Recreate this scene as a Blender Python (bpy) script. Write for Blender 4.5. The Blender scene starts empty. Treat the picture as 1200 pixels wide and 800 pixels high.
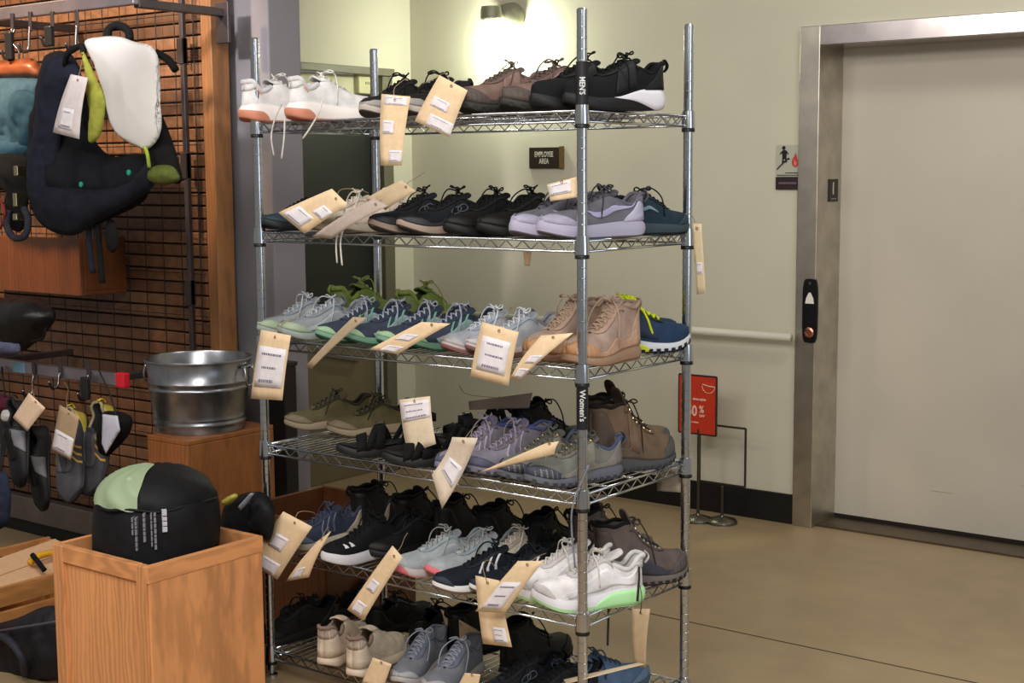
import bpy, bmesh, math, random
from mathutils import Vector, Matrix, noise
random.seed(7)
scene = bpy.context.scene
COL = scene.collection
PI = math.pi

# ------------------------------------------------------------------ camera
CAM = Vector((3.033, -2.783, 1.4649)); FOC = 1672.5
PITCH, ROLL, YAW = 0.1180, -0.0068, 0.6542
_fw = Vector((-math.sin(YAW)*math.cos(PITCH), math.cos(YAW)*math.cos(PITCH), -math.sin(PITCH)))
_r0 = Vector((math.cos(YAW), math.sin(YAW), 0)); _u0 = _r0.cross(_fw)
_r = math.cos(ROLL)*_r0 + math.sin(ROLL)*_u0
_u = -math.sin(ROLL)*_r0 + math.cos(ROLL)*_u0
cam_data = bpy.data.cameras.new('camera'); cam = bpy.data.objects.new('camera', cam_data); COL.objects.link(cam)
cam_data.sensor_width = 36; cam_data.lens = FOC/1200*36; cam_data.clip_start = .05; cam_data.clip_end = 60
m = Matrix((( _r.x, _u.x, -_fw.x, CAM.x), (_r.y, _u.y, -_fw.y, CAM.y), (_r.z, _u.z, -_fw.z, CAM.z), (0,0,0,1)))
cam.matrix_world = m
scene.camera = cam

def ray(px, py): return (_fw*FOC + _r*(px-600) - _u*(py-400)).normalized()
def on(px, py, axis, val):
    """the point of the place seen at a pixel, on the plane axis = val (metres)"""
    d = ray(px, py); return CAM + d*((val-CAM[axis])/d[axis])
def onY(px, py, Y): return on(px, py, 1, Y)

# ------------------------------------------------------------------ materials
def lin(c):
    c = c/255.0
    return c/12.92 if c <= .04045 else ((c+.055)/1.055)**2.4
def rgba(c): return (lin(c[0]), lin(c[1]), lin(c[2]), 1)
_mc = {}
def mat(kind, c, rough=None, metal=0, **kw):
    """procedural materials: kind picks the node recipe, c is an sRGB colour"""
    key = (kind, tuple(c), rough, metal, tuple(sorted(kw.items())))
    if key in _mc: return _mc[key]
    mt = bpy.data.materials.new('%s_%02x%02x%02x' % ((kind,)+tuple(int(v) for v in c))); mt.use_nodes = True
    nt = mt.node_tree; N = nt.nodes; Lk = nt.links; b = N['Principled BSDF']
    b.inputs['Base Color'].default_value = rgba(c); b.inputs['Metallic'].default_value = metal
    b.inputs['Roughness'].default_value = rough if rough is not None else .6
    tc = N.new('ShaderNodeTexCoord')
    def nz(scale, detail=3, src='Object', sc=None):
        n = N.new('ShaderNodeTexNoise'); n.inputs['Scale'].default_value = scale; n.inputs['Detail'].default_value = detail
        if sc:
            mp = N.new('ShaderNodeMapping'); mp.inputs['Scale'].default_value = sc
            Lk.new(tc.outputs[src], mp.inputs[0]); Lk.new(mp.outputs[0], n.inputs['Vector'])
        else: Lk.new(tc.outputs[src], n.inputs['Vector'])
        return n
    def bump(h, strength, dist=.002):
        bp = N.new('ShaderNodeBump'); bp.inputs['Strength'].default_value = strength; bp.inputs['Distance'].default_value = dist
        Lk.new(h, bp.inputs['Height']); Lk.new(bp.outputs[0], b.inputs['Normal'])
    def vary(fac, lo, hi):
        r = N.new('ShaderNodeValToRGB')
        r.color_ramp.elements[0].position = .3; r.color_ramp.elements[1].position = .7
        r.color_ramp.elements[0].color = tuple(v*lo for v in rgba(c)[:3])+(1,)
        r.color_ramp.elements[1].color = tuple(min(1, v*hi) for v in rgba(c)[:3])+(1,)
        Lk.new(fac, r.inputs[0]); Lk.new(r.outputs[0], b.inputs['Base Color'])
        return r
    if kind in ('fabric', 'knit', 'leather', 'rubber'): b.inputs['Specular IOR Level'].default_value = .22 if kind in ('fabric', 'knit') else .38
    if kind == 'fabric':
        if rough is None: b.inputs['Roughness'].default_value = .85
        n = nz(260, 2); bump(n.outputs['Fac'], .5, .0012); n2 = nz(38, 3); vary(n2.outputs['Fac'], .78, 1.18)
    elif kind == 'knit':
        if rough is None: b.inputs['Roughness'].default_value = .8
        v = N.new('ShaderNodeTexVoronoi'); v.inputs['Scale'].default_value = 320
        Lk.new(tc.outputs['Object'], v.inputs['Vector']); bump(v.outputs['Distance'], .6, .0012)
        n2 = nz(30, 3); vary(n2.outputs['Fac'], .82, 1.15)
    elif kind == 'leather':
        if rough is None: b.inputs['Roughness'].default_value = .62
        n = nz(120, 4); bump(n.outputs['Fac'], .35, .0015); n2 = nz(22, 4); vary(n2.outputs['Fac'], .72, 1.2)
    elif kind == 'rubber':
        if rough is None: b.inputs['Roughness'].default_value = .55
        n = nz(90, 2); bump(n.outputs['Fac'], .15, .001)
    elif kind == 'wood':
        if rough is None: b.inputs['Roughness'].default_value = .42
        ax = kw.get('axis', 2); s = [14, 14, 14]; s[ax] = 1.1
        n0 = nz(1.0, 4, 'Object', tuple(s))
        w = N.new('ShaderNodeTexWave'); w.inputs['Scale'].default_value = 5.0; w.inputs['Distortion'].default_value = 9
        w.inputs['Detail'].default_value = 3; w.inputs['Detail Scale'].default_value = 1.2
        mp = N.new('ShaderNodeMapping'); s2 = [3.6, 3.6, 3.6]; s2[ax] = .8; mp.inputs['Scale'].default_value = s2
        Lk.new(tc.outputs['Object'], mp.inputs[0]); Lk.new(mp.outputs[0], w.inputs['Vector'])
        mx = N.new('ShaderNodeMath'); mx.operation = 'MULTIPLY_ADD'; mx.inputs[1].default_value = .28
        md = N.new('ShaderNodeMath'); md.operation = 'MULTIPLY'; md.inputs[1].default_value = .78
        Lk.new(n0.outputs['Fac'], md.inputs[0]); Lk.new(w.outputs['Fac'], mx.inputs[0]); Lk.new(md.outputs[0], mx.inputs[2])
        vary(mx.outputs[0], .74, 1.12); bump(mx.outputs[0], .12, .001)
    elif kind == 'paper':
        if rough is None: b.inputs['Roughness'].default_value = .8
        n = nz(60, 3); vary(n.outputs['Fac'], .93, 1.05)
    elif kind == 'steel':      # brushed stainless / galvanised sheet
        ax = kw.get('axis', 0); s = [120, 120, 120]; s[ax] = 2.0
        n = nz(1.0, 3, 'Object', tuple(s)); bump(n.outputs['Fac'], kw.get('brush', .12), .0008)
        n2 = nz(kw.get('blotch', 9), 4); vary(n2.outputs['Fac'], .8, 1.12)
    elif kind == 'paint':
        n = nz(140, 2); bump(n.outputs['Fac'], .06, .001); n2 = nz(1.6, 5); vary(n2.outputs['Fac'], .93, 1.04)
        if kw.get('scuff'):
            pass
    elif kind == 'concrete':
        n = nz(1.3, 6); n2 = nz(7, 6)
        a = N.new('ShaderNodeMath'); a.operation = 'MULTIPLY_ADD'; a.inputs[1].default_value = .6
        d = N.new('ShaderNodeMath'); d.operation = 'MULTIPLY'; d.inputs[1].default_value = .4
        Lk.new(n2.outputs['Fac'], d.inputs[0]); Lk.new(n.outputs['Fac'], a.inputs[0]); Lk.new(d.outputs[0], a.inputs[2])
        vary(a.outputs[0], .78, 1.14); bump(n2.outputs['Fac'], .05, .002)
    elif kind == 'chrome':
        n = nz(14, 2); bump(n.outputs['Fac'], .02, .001)
    elif kind == 'emit':
        b.inputs['Emission Color'].default_value = rgba(c); b.inputs['Emission Strength'].default_value = kw.get('power', 5)
    _mc[key] = mt
    return mt

# ------------------------------------------------------------------ mesh helpers
class MB:
    """collects verts and faces of one mesh"""
    def __init__(s): s.v = []; s.f = []
    def add(s, vs, fs):
        o = len(s.v); s.v += [Vector(p) for p in vs]; s.f += [tuple(i+o for i in f) for f in fs]
    def box(s, lo, hi, M=None):
        x0, y0, z0 = lo; x1, y1, z1 = hi
        vs = [(x0,y0,z0),(x1,y0,z0),(x1,y1,z0),(x0,y1,z0),(x0,y0,z1),(x1,y0,z1),(x1,y1,z1),(x0,y1,z1)]
        if M: vs = [M @ Vector(p) for p in vs]
        s.add(vs, [(3,2,1,0),(4,5,6,7),(0,1,5,4),(1,2,6,5),(2,3,7,6),(3,0,4,7)])
    def tube(s, pts, r, n=6, closed=False, caps=True):
        pts = [Vector(p) for p in pts]; k = len(pts)
        if k < 2: return
        rs = r if isinstance(r, (list, tuple)) else [r]*k
        vs = []; up = None
        for i, p in enumerate(pts):
            if closed: t = pts[(i+1) % k]-pts[i-1]
            else: t = pts[min(i+1, k-1)]-pts[max(i-1, 0)]
            if t.length < 1e-9: t = Vector((0,0,1))
            t.normalize()
            if up is None:
                up = Vector((0,0,1)) if abs(t.z) < .9 else Vector((1,0,0))
            a = t.cross(up)
            if a.length < 1e-6: a = t.orthogonal()
            a.normalize(); b = a.cross(t); b.normalize(); up = b
            for q in range(n):
                an = 2*PI*q/n; vs.append(p + rs[i]*(math.cos(an)*a + math.sin(an)*b))
        fs = []
        for i in range(k if closed else k-1):
            j = (i+1) % k
            for q in range(n):
                w = (q+1) % n; fs.append((i*n+q, i*n+w, j*n+w, j*n+q))
        if caps and not closed:
            fs.append(tuple(range(n-1, -1, -1))); fs.append(tuple((k-1)*n+q for q in range(n)))
        s.add(vs, fs)
    def lathe(s, prof, center=(0,0,0), n=32, M=None, close=True):
        c = Vector(center); vs = []
        for (r, z) in prof:
            for q in range(n):
                a = 2*PI*q/n; p = Vector((r*math.cos(a), r*math.sin(a), z))
                vs.append((M @ p if M else p) + c)
        fs = []
        for i in range(len(prof)-1):
            for q in range(n):
                w = (q+1) % n; fs.append((i*n+q, i*n+w, (i+1)*n+w, (i+1)*n+q))
        if close:
            fs.append(tuple(range(n-1, -1, -1))); fs.append(tuple((len(prof)-1)*n+q for q in range(n)))
        s.add(vs, fs)
    def grid(s, rows):
        nr = len(rows); nc = len(rows[0]); vs = [p for r in rows for p in r]; fs = []
        for i in range(nr-1):
            for j in range(nc-1): fs.append((i*nc+j, i*nc+j+1, (i+1)*nc+j+1, (i+1)*nc+j))
        s.add(vs, fs)
    def build(s, name, m=None, parent=None, smooth=35, merge=0, bevel=0, solid=0, soff=-1, sub=0, origin=None, outc=None):
        me = bpy.data.meshes.new(name)
        vs = s.v
        if origin is not None: vs = [p-Vector(origin) for p in vs]
        me.from_pydata([tuple(p) for p in vs], [], s.f); me.update()
        bm = bmesh.new(); bm.from_mesh(me)
        if merge: bmesh.ops.remove_doubles(bm, verts=bm.verts, dist=merge)
        bmesh.ops.recalc_face_normals(bm, faces=bm.faces)
        if outc is not None:
            c = Vector(outc)
            if sum((f.calc_center_median()-c).dot(f.normal)*f.calc_area() for f in bm.faces) < 0: bmesh.ops.reverse_faces(bm, faces=bm.faces)
        bm.to_mesh(me); bm.free()
        if smooth:
            for p in me.polygons: p.use_smooth = True
            if smooth < 180: me.set_sharp_from_angle(angle=math.radians(smooth))
        o = bpy.data.objects.new(name, me); COL.objects.link(o)
        if m: me.materials.append(m)
        if parent is not None: o.parent = parent
        if origin is not None: o.location = origin
        if solid:
            md = o.modifiers.new('solid', 'SOLIDIFY'); md.thickness = solid; md.offset = soff
        if bevel:
            md = o.modifiers.new('bevel', 'BEVEL'); md.width = bevel; md.segments = 2; md.limit_method = 'ANGLE'
        if sub:
            md = o.modifiers.new('sub', 'SUBSURF'); md.levels = sub; md.render_levels = sub
        return o

def thing(name, label, cat, loc=(0,0,0), rot=(0,0,0), group=None):
    o = bpy.data.objects.new(name, None); COL.objects.link(o); o.empty_display_size = .05
    o.location = loc; o.rotation_euler = rot; o['label'] = label; o['category'] = cat
    if group: o['group'] = group
    return o
def tag(o, label, cat, group=None):
    o['label'] = label; o['category'] = cat
    if group: o['group'] = group
    return o
def structure(o): o['kind'] = 'structure'; return o

def text_mesh(body, size, m, parent, M, name='lettering', ext=.0004, align='CENTER', bold=0, sx=1, merge_into=None):
    cu = bpy.data.curves.new('txt', 'FONT'); cu.body = body; cu.size = size; cu.align_x = align; cu.align_y = 'CENTER'
    cu.extrude = ext; cu.offset = bold; cu.resolution_u = 3
    tmp = bpy.data.objects.new('txt', cu); COL.objects.link(tmp)
    dg = bpy.context.evaluated_depsgraph_get()
    me = bpy.data.meshes.new_from_object(tmp.evaluated_get(dg))
    bpy.data.objects.remove(tmp); bpy.data.curves.remove(cu)
    me.transform(M @ Matrix.Diagonal((sx,1,1,1)))
    me.materials.clear(); me.materials.append(m)
    o = bpy.data.objects.new(name, me); COL.objects.link(o)
    if parent is not None: o.parent = parent
    return o

def herm(tab, t):
    if t <= tab[0][0]: return tab[0][1]
    if t >= tab[-1][0]: return tab[-1][1]
    for i in range(len(tab)-1):
        x0, y0 = tab[i]; x1, y1 = tab[i+1]
        if x0 <= t <= x1:
            h = x1-x0; u = (t-x0)/h
            def sl(k):
                if k <= 0 or k >= len(tab)-1: return 0 if k > 0 else (tab[1][1]-tab[0][1])/(tab[1][0]-tab[0][0])
                a = (tab[k][1]-tab[k-1][1])/(tab[k][0]-tab[k-1][0]); b = (tab[k+1][1]-tab[k][1])/(tab[k+1][0]-tab[k][0])
                return 0 if a*b <= 0 else 2*a*b/(a+b)
            m0, m1 = sl(i), sl(i+1)
            return (2*u**3-3*u*u+1)*y0 + (u**3-2*u*u+u)*h*m0 + (-2*u**3+3*u*u)*y1 + (u**3-u*u)*h*m1
def catmull(pts, n=8, closed=False):
    pts = [Vector(p) for p in pts]; k = len(pts); out = []
    for i in range(k if closed else k-1):
        p1 = pts[i]; p2 = pts[(i+1) % k]
        p0 = pts[i-1] if (closed or i > 0) else p1*2-p2
        p3 = pts[(i+2) % k] if (closed or i+2 < k) else p2*2-p1
        for q in range(n):
            u = q/n
            out.append(.5*((2*p1)+(p2-p0)*u+(2*p0-5*p1+4*p2-p3)*u*u+(3*p1-p0-3*p2+p3)*u**3))
    if not closed: out.append(pts[-1])
    return out
# ------------------------------------------------------------------ footwear
LOW  = [(0,.096),(.05,.098),(.17,.071),(.30,.084),(.37,.098),(.5,.083),(.64,.066),(.82,.055),(.93,.046),(1,.034)]
MID  = [(0,.122),(.05,.124),(.15,.112),(.28,.120),(.35,.122),(.46,.096),(.64,.070),(.82,.060),(.93,.050),(1,.036)]
BOOT = [(0,.150),(.06,.152),(.15,.146),(.26,.152),(.34,.146),(.44,.108),(.62,.078),(.80,.064),(.93,.054),(1,.040)]
GLOW = [(0,.80),(.22,.78),(.30,.60),(.37,.40),(.5,.32),(.63,.20),(.71,0),(1,0)]
GBOOT= [(0,.86),(.22,.84),(.30,.66),(.36,.44),(.5,.34),(.63,.20),(.71,0),(1,0)]
BASEW= [(0,.033),(.28,.0325),(.45,.037),(.68,.047),(.82,.0465),(1,.040)]

class Last:
    """the form one shoe is built over: sole profile, upper surface, side"""
    def __init__(s, st, side):
        s.st = st; s.side = side; s.L = st.get('L', .275); s.wd = st.get('wd', 1.0)
        s.h = {'low': LOW, 'mid': MID, 'boot': BOOT}[st.get('form', 'low')]
        s.g = GBOOT if st.get('form', 'low') != 'low' else GLOW
        s.hk = st.get('hk', 1.0); s.dz = st.get('sole', .030) - .030
        s.sh = st.get('sole', .030); s.stoe = st.get('sole_toe', .022); s.spring = st.get('spring', .018)
        s.flare = st.get('flare', 1.07)
    def hw(s, t):
        b = herm(BASEW, t)
        cap = 1.0
        if t < .12: cap = math.sqrt(max(0, 1-((.12-t)/.12)**2))
        if t > .76: cap = max(0, 1-((t-.76)/.24)**2.3)**.55
        return b*cap*s.wd
    def yc(s, t): return (.007*max(0, (t-.45)/.55)**1.5 - .003*math.sin(PI*t))*s.side
    def zb(s, t):
        return s.spring*max(0, (t-.68)/.32)**2 + .009*max(0, (.14-t)/.14)**2
    def zt(s, t):
        k = herm([(0, s.sh+.002), (.25, s.sh), (.6, s.stoe+.003), (.85, s.stoe), (1, s.stoe+.002)], t)
        return k + .8*s.spring*max(0, (t-.68)/.32)**2
    def ze(s, t):
        return max(herm(s.h, t)*s.hk + s.dz*.9 + .55*s.spring*max(0, (t-.68)/.32)**2, s.zt(t)+.004)
    def x(s, t): return s.L*(t-.5)
    def P(s, t, j, sd):
        """upper surface: t heel to toe, j sole edge to throat, sd +1/-1"""
        h = s.hw(t); ye = h*herm(s.g, t); yb = h*.97; zb = s.zt(t)-.004; ze = s.ze(t)
        ph = j*PI/2
        e = .80 if t > .6 else .92
        y = ye + (yb-ye)*max(0, math.cos(ph))**e; z = zb + (ze-zb)*math.sin(ph)**e
        if s.st.get('form', 'low') != 'low' and t < .42:        # ankle waist
            y -= .004*math.sin(min(1, j*1.2)*PI)*(1 if t > .1 else t/.1)
        x = s.x(t)
        if t < .2:                                             # heel curve
            k = (1-t/.2); x += k*(.004*math.sin(j*PI*.9) - .006*j*j*s.st.get('lean', .6))
        return Vector((x, y*sd + s.yc(t), z))
    def nrm(s, t, j, sd):
        d = .004; t = min(max(t, .004), .996); j = min(max(j, .02), .98)
        a = s.P(t+d if t < .99 else t, j, sd) - s.P(t-d, j, sd); b = s.P(t, j+d, sd) - s.P(t, j-d, sd)
        n = a.cross(b)
        if n.length < 1e-9: return Vector((0, sd, 0))
        n.normalize()
        if n.y*sd < -.05 or (abs(n.y) <= .05 and n.z < 0): n = -n
        return n
    def S(s, t, k, sd, off=0):
        """side wall of the sole, k 0 bottom to 1 top"""
        fl = s.flare*(1+.03*math.sin(PI*k)) - .03*k
        y = s.hw(t)*fl + (off if s.hw(t) > .004 else off*s.hw(t)/.004)
        xx = s.x(t)
        ex = .004*(s.flare-1)/.07 + off
        rd = .0075*s.st.get('round', 1)*max(0, abs(2*k-.85)-.15)**1.7
        if t < .14: xx += (rd*1.5-ex)*(1-t/.14)
        if t > .86: xx += (ex-rd*.6)*((t-.86)/.14)
        y -= min(y*.3, rd*.35)
        zb = s.zb(t); zt = s.zt(t)
        return Vector((xx, y*sd + s.yc(t), zb+(zt-zb)*k))

def tsamp(n): return [(1-math.cos(PI*i/n))/2 for i in range(n+1)]
def sole_part(La, k0, k1, ins0, name, m, parent, off=0, extra=None):
    ts = tsamp(26); mb = MB()
    def loop(k, ins):
        a = [La.S(t, k, 1, off) for t in ts]; b = [La.S(t, k, -1, off) for t in ts]
        r = a + b[-2:0:-1]
        if ins:
            c = Vector((0, 0, 0))
            r = [Vector((p.x*(1-ins*.35), p.y*(1-ins), p.z)) for p in r]
        return r
    ks = [(k0, ins0), (k0, 0)] + [(k0+(k1-k0)*q/3, 0) for q in (1, 2)] + [(k1, 0), (k1, .10)]
    n = len(loop(0, 0)); vs = []; fs = []
    for k, ins in ks: vs += loop(k, ins)
    for i in range(len(ks)-1):
        for q in range(n):
            w = (q+1) % n; fs.append((i*n+q, i*n+w, (i+1)*n+w, (i+1)*n+q))
    nt = len(ts)
    for base in (0, (len(ks)-1)*n):
        for i in range(nt-1):
            a0, a1 = base+i, base+i+1
            b0 = base + ((n-i) % n); b1 = base + ((n-i-1) % n)
            f = [a0, a1, b1, b0]; f2 = []
            for q in f:
                if q not in f2: f2.append(q)
            if len(f2) > 2: fs.append(tuple(f2))
    mb.add(vs, fs)
    if extra: mb.add(extra.v, extra.f)
    return mb.build(name, m, parent, smooth=50, merge=.0002)
def overlay(La, A, B, name, m, parent, sides=(1, -1), n=14, mm=5, off=.0016, thick=.0016):
    """a panel lying on the upper between two (t, j) curves"""
    if len(sides) > 1 and name in ('side_panel', 'eyestay'):      # left and right panels are pieces of their own
        for sd in sides: o = overlay(La, A, B, name, m, parent, (sd,), n, mm, off, thick)
        return o
    mb = MB()
    def samp(pl, u):
        f = u*(len(pl)-1); i = min(int(f), len(pl)-2); w = f-i
        return (pl[i][0]*(1-w)+pl[i+1][0]*w, pl[i][1]*(1-w)+pl[i+1][1]*w)
    for sd in sides:
        rows = []
        for i in range(n+1):
            a = samp(A, i/n); b = samp(B, i/n); row = []
            for q in range(mm+1):
                w = q/mm; t = a[0]*(1-w)+b[0]*w; j = a[1]*(1-w)+b[1]*w
                row.append(La.P(t, j, sd) + La.nrm(t, j, sd)*off)
            rows.append(row)
        mb.grid(rows)
    return mb.build(name, m, parent, smooth=60, merge=.0003, solid=thick, soff=0)

def curve_pl(pts, n=10): return [(p.x, p.y) for p in catmull([(a, b, 0) for a, b in pts], n)]

def make_shoe(st, name, label, cat, side=1, group=None):
    root = thing(name, label, cat, group=group); La = Last(st, side); K = st
    F = lambda key, d=None: K.get(key, d)
    fab = F('fab', 'knit')
    mU = mat(fab, K['up']); mM = mat('rubber', K['mid'], .6); mO = mat('rubber', F('out', (35,35,36)), .7)
    mL = mat('fabric', F('lin', K['up'])); mT = mat('fabric', F('ton', K['up'])); mLc = mat('fabric', F('lac', K['up']))
    lug = F('lug', 0)
    ko = F('out_k', .16)
    # sole
    sole_part(La, ko, 1.0, .02, 'midsole', mM, root)
    mb = MB()
    if lug:
        for sd in (1, -1):
            for i in range(13):
                t = .05+.9*i/12; p = La.S(t, .42, sd); q = La.S(t+.035, .42, sd); p.z = La.zb(t); q.z = La.zb(t+.035)
                d = (q-p); d.normalize(); nn = Vector((-d.y, d.x, 0))*sd
                if nn.y*sd < 0: nn = -nn
                a = p + nn*.0015; b = p - nn*.012; w = d*.011
                h0 = Vector((0,0,0)); h1 = Vector((0,0,.0105))
                mb.add([a+h0, a+w+h0, b+w+h0, b+h0, a+h1, a+w+h1, b+w+h1, b+h1], [(0,1,2,3),(4,5,6,7),(0,1,5,4),(1,2,6,5),(2,3,7,6),(3,0,4,7)])
    sole_part(La, 0, ko, .14, 'outsole', mO, root, extra=mb if lug else None)
    if F('accent'):      # coloured wedge in the sole wall
        c, t0, t1, ka, kb = K['accent']; mb = MB()
        for sd in (1, -1):
            if 0 < t0 and t1 < 1 and sd < 0:
                mb.build('sole_accent', mat('rubber', c, .6), root, smooth=60, merge=.0003, solid=.001, soff=0); mb = MB()
            rows = []
            for i in range(17):
                t = t0+(t1-t0)*i/16; e = math.sin(PI*min(1, max(0, (t-t0)/(t1-t0))))**.6 if F('accent_taper', 1) else 1
                if t0 <= .001 and t < (t0+t1)/2: e = 1
                if t1 >= .999 and t > (t0+t1)/2: e = 1
                k0, k1 = ka, ka+(kb-ka)*e
                if F('accent_mode') == 'wedge':            # pointed at the front top, full height at the heel
                    k1 = 1.0; k0 = max(.02, min(.99, ((t-t0)/(t1-t0)-.25)/.75))
                rows.append([La.S(t, k0+(k1-k0)*q/4, sd, .0012) for q in range(5)])
            mb.grid(rows)
        mb.build('sole_accent', mat('rubber', c, .6), root, smooth=60, merge=.0003, solid=.001, soff=0)
    # upper
    mb = MB(); ts = tsamp(34); nj = 9
    for sd in (1, -1):
        mb.grid([[La.P(t, q/nj, sd) for q in range(nj+1)] for t in ts])
    up = mb.build('upper', mU, root, smooth=180, merge=.0005, solid=.0035, soff=-1, sub=1, outc=(0,0,.02))
    # insole
    mb = MB(); rows = []
    for t in [.04+.62*i/10 for i in range(11)]:
        h = La.hw(t)*.86; z = La.zt(t)+.004
        rows.append([Vector((La.x(t), h*(q/3-1)+La.yc(t), z)) for q in range(7)])
    mb.grid(rows); mb.build('insole', mat('fabric', F('ins', tuple(int(v*.6) for v in F('lin', K['up'])))), root, smooth=60)
    # padded collar
    mb = MB(); rim = []
    tl = [.315-.315*i/14 for i in range(15)]
    for sd, seq in ((1, tl), (-1, tl[::-1][1:])):
        for t in seq:
            p = La.P(max(t, .002), 1, sd); rim.append(p + Vector((0, -sd*.0012 if t > .03 else 0, -.001)))
    mb.tube(rim, [.0035]+[F('pad', .0052)]*(len(rim)-2)+[.0035], 8)
    mb.build('collar', mL, root, smooth=180)
    slip = F('slip', False)
    # tongue
    mb = MB(); rows = []; top = F('tongue', .022)
    for i in range(13):
        u = i/12; t = .70-(.70-.345)*u
        zc = La.ze(t)+.0015; w = .012+.012*u
        cx = Vector((La.x(t), La.yc(t), zc))
        if u > .999: pass
        rows.append([cx + Vector((0, w*(q/3-1), .004-.008*((q/3-1)**2)-.002)) for q in range(7)])
    d = (rows[-1][3]-rows[-3][3]); d.normalize(); d = (d + Vector((-.15, 0, .55))).normalized()
    base = rows[-1]
    for e in (.35, .7, 1.0):
        sh = 1 if e < .9 else .72
        c = base[3]
        rows.append([c + (p-c)*sh + d*top*e for p in base])
    mb.grid(rows); mb.build('tongue', mT, root, smooth=180, solid=.006, soff=0, sub=1)
    # laces
    if not slip:
        rnd = random.Random(F('seed', 1)*31+side)
        mb = MB(); n = F('rows', 6); lr = F('lr', .0021)
        tt = [.645-(.645-.375)*i/(n-1) for i in range(n)]
        eye = {}
        for i, t in enumerate(tt):
            for sd in (1, -1):
                eye[i, sd] = La.P(t, .93, sd) + La.nrm(t, .93, sd)*.003
        def cross(a, b, lift):
            c = (a+b)/2 + Vector((0, 0, lift)); return catmull([a, (a*.6+c*.4)+Vector((0,0,lift*.45)), c, (b*.6+c*.4)+Vector((0,0,lift*.45)), b], 3)
        for i in range(n):
            mb.tube(cross(eye[i,1], eye[i,-1], .006), lr, 5)
            if i < n-1:
                mb.tube(cross(eye[i,1], eye[i+1,-1], .0085), lr, 5)
        c = (eye[n-1,1]+eye[n-1,-1])/2 + Vector((.002, 0, .010))
        if F('bow', True):
            for sd in (1, -1):
                a = rnd.uniform(.7, 1.25); l = rnd.uniform(.026, .038)*F('bowk', 1); up_ = rnd.uniform(.001, .016)
                dx, dy = math.cos(a)*l*rnd.uniform(-.3, .8), math.sin(a)*l*sd
                tip = c + Vector((dx, dy, up_)); pr = Vector((-dy, dx, 0)).normalized()*.009
                mb.tube(catmull([c, c+(tip-c)*.5+pr+Vector((0,0,.008)), tip+pr*.6, tip-pr*.6+Vector((0,0,-.004)), c+(tip-c)*.5-pr+Vector((0,0,.004)), c], 5), lr, 5)
                a2 = c + Vector((rnd.uniform(.0, .03), sd*.012, .002)); hd = min(.034, La.hw(.5)*.98)
                e2 = Vector((La.x(.48)+rnd.uniform(-.012, .035), sd*(hd+.004)+La.yc(.5), La.zt(.5)+rnd.uniform(.006, .022)))
                mid = (a2+e2)/2 + Vector((0, sd*.012, .014))
                mb.tube(catmull([c, a2+Vector((0,0,.004)), mid, e2], 5), lr*.95, 5)
            mb.lathe([(0.001,-.004),(.0045,-.002),(.005,.001),(.003,.004),(.001,.0045)], c, 8)
        mb.build('laces', mLc, root, smooth=180)
        if F('hooks'):
            for i in range(n):
                for sd in (1, -1):
                    mb = MB()
                    p = eye[i, sd] - La.nrm(tt[i], .93, sd)*.001 + Vector((0, sd*.002, -.001))
                    mb.lathe([(.0012,-.002),(.0042,-.0015),(.0045,.001),(.003,.0028),(.001,.003)], p, 8, La.nrm(tt[i], .93, sd).to_track_quat('Z','Y').to_matrix())
                    mb.build('eyelet', mat('chrome', F('hookc', (190,180,165)), .3, 1), root)
    # heel loop
    if F('loop', True):
        p = La.P(.004, .97, 1); mb = MB(); rows = []
        for u in [i/8 for i in range(9)]:
            a = PI*u; c = p + Vector((-.003-.010*math.sin(a), 0, -.020+.030*u))
            rows.append([c + Vector((0, w, 0)) for w in (-.006, 0, .006)])
        mb.grid(rows); mb.build('pull_tab', mat('fabric', F('loopc', F('lin', K['up']))), root, smooth=180, solid=.002, soff=0)
    # overlays
    for ov in F('ov', []):
        kind, c = ov[0], ov[1]; mk = ov[2] if len(ov) > 2 else 'leather'
        m = mat(mk, c)
        if kind == 'toe':
            overlay(La, [(.70,.02),(.78,.02),(.86,.02),(.93,.02),(1,.02)], [(.71,.04),(.79,.28),(.87,.52),(.945,.8),(1,1)], 'toe_cap', m, root)
        elif kind == 'toesmall':
            overlay(La, [(.84,.02),(.90,.02),(.95,.02),(1,.02)], [(.845,.04),(.90,.36),(.955,.62),(1,1)], 'toe_cap', m, root)
        elif kind == 'heel':
            overlay(La, [(.0,.02),(.08,.02),(.16,.02),(.26,.02)], [(.0,.72),(.08,.68),(.16,.42),(.265,.04)], 'heel_counter', m, root)
        elif kind == 'heeltop':
            overlay(La, [(.0,.40),(.05,.42),(.10,.62),(.14,.9)], [(.0,1),(.05,1),(.10,1),(.145,.99)], 'heel_tab', m, root)
        elif kind == 'mud':
            overlay(La, [(i/12, .02) for i in range(13)], [(i/12, .20+.10*math.sin(i*1.3)+(.12 if i > 9 else 0)) for i in range(13)], 'mudguard', m, root, n=24)
        elif kind == 'eyestay':
            overlay(La, [(.31,.62),(.40,.74),(.5,.72),(.6,.70),(.69,.78)], [(.33,.985),(.42,.985),(.5,.985),(.6,.985),(.695,.985)], 'eyestay', m, root)
        elif kind == 'swoosh':
            overlay(La, curve_pl([(.12,.74),(.24,.46),(.40,.20),(.55,.22),(.64,.52)]), curve_pl([(.13,.80),(.25,.58),(.40,.36),(.53,.36),(.645,.55)]), 'side_panel', m, root, n=20)
        elif kind == 'saddle':
            overlay(La, [(.36,.10),(.44,.10),(.52,.10),(.60,.10)], [(.35,.9),(.41,.80),(.47,.76),(.53,.74)], 'side_panel', m, root)
        elif kind == 'wave':
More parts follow.
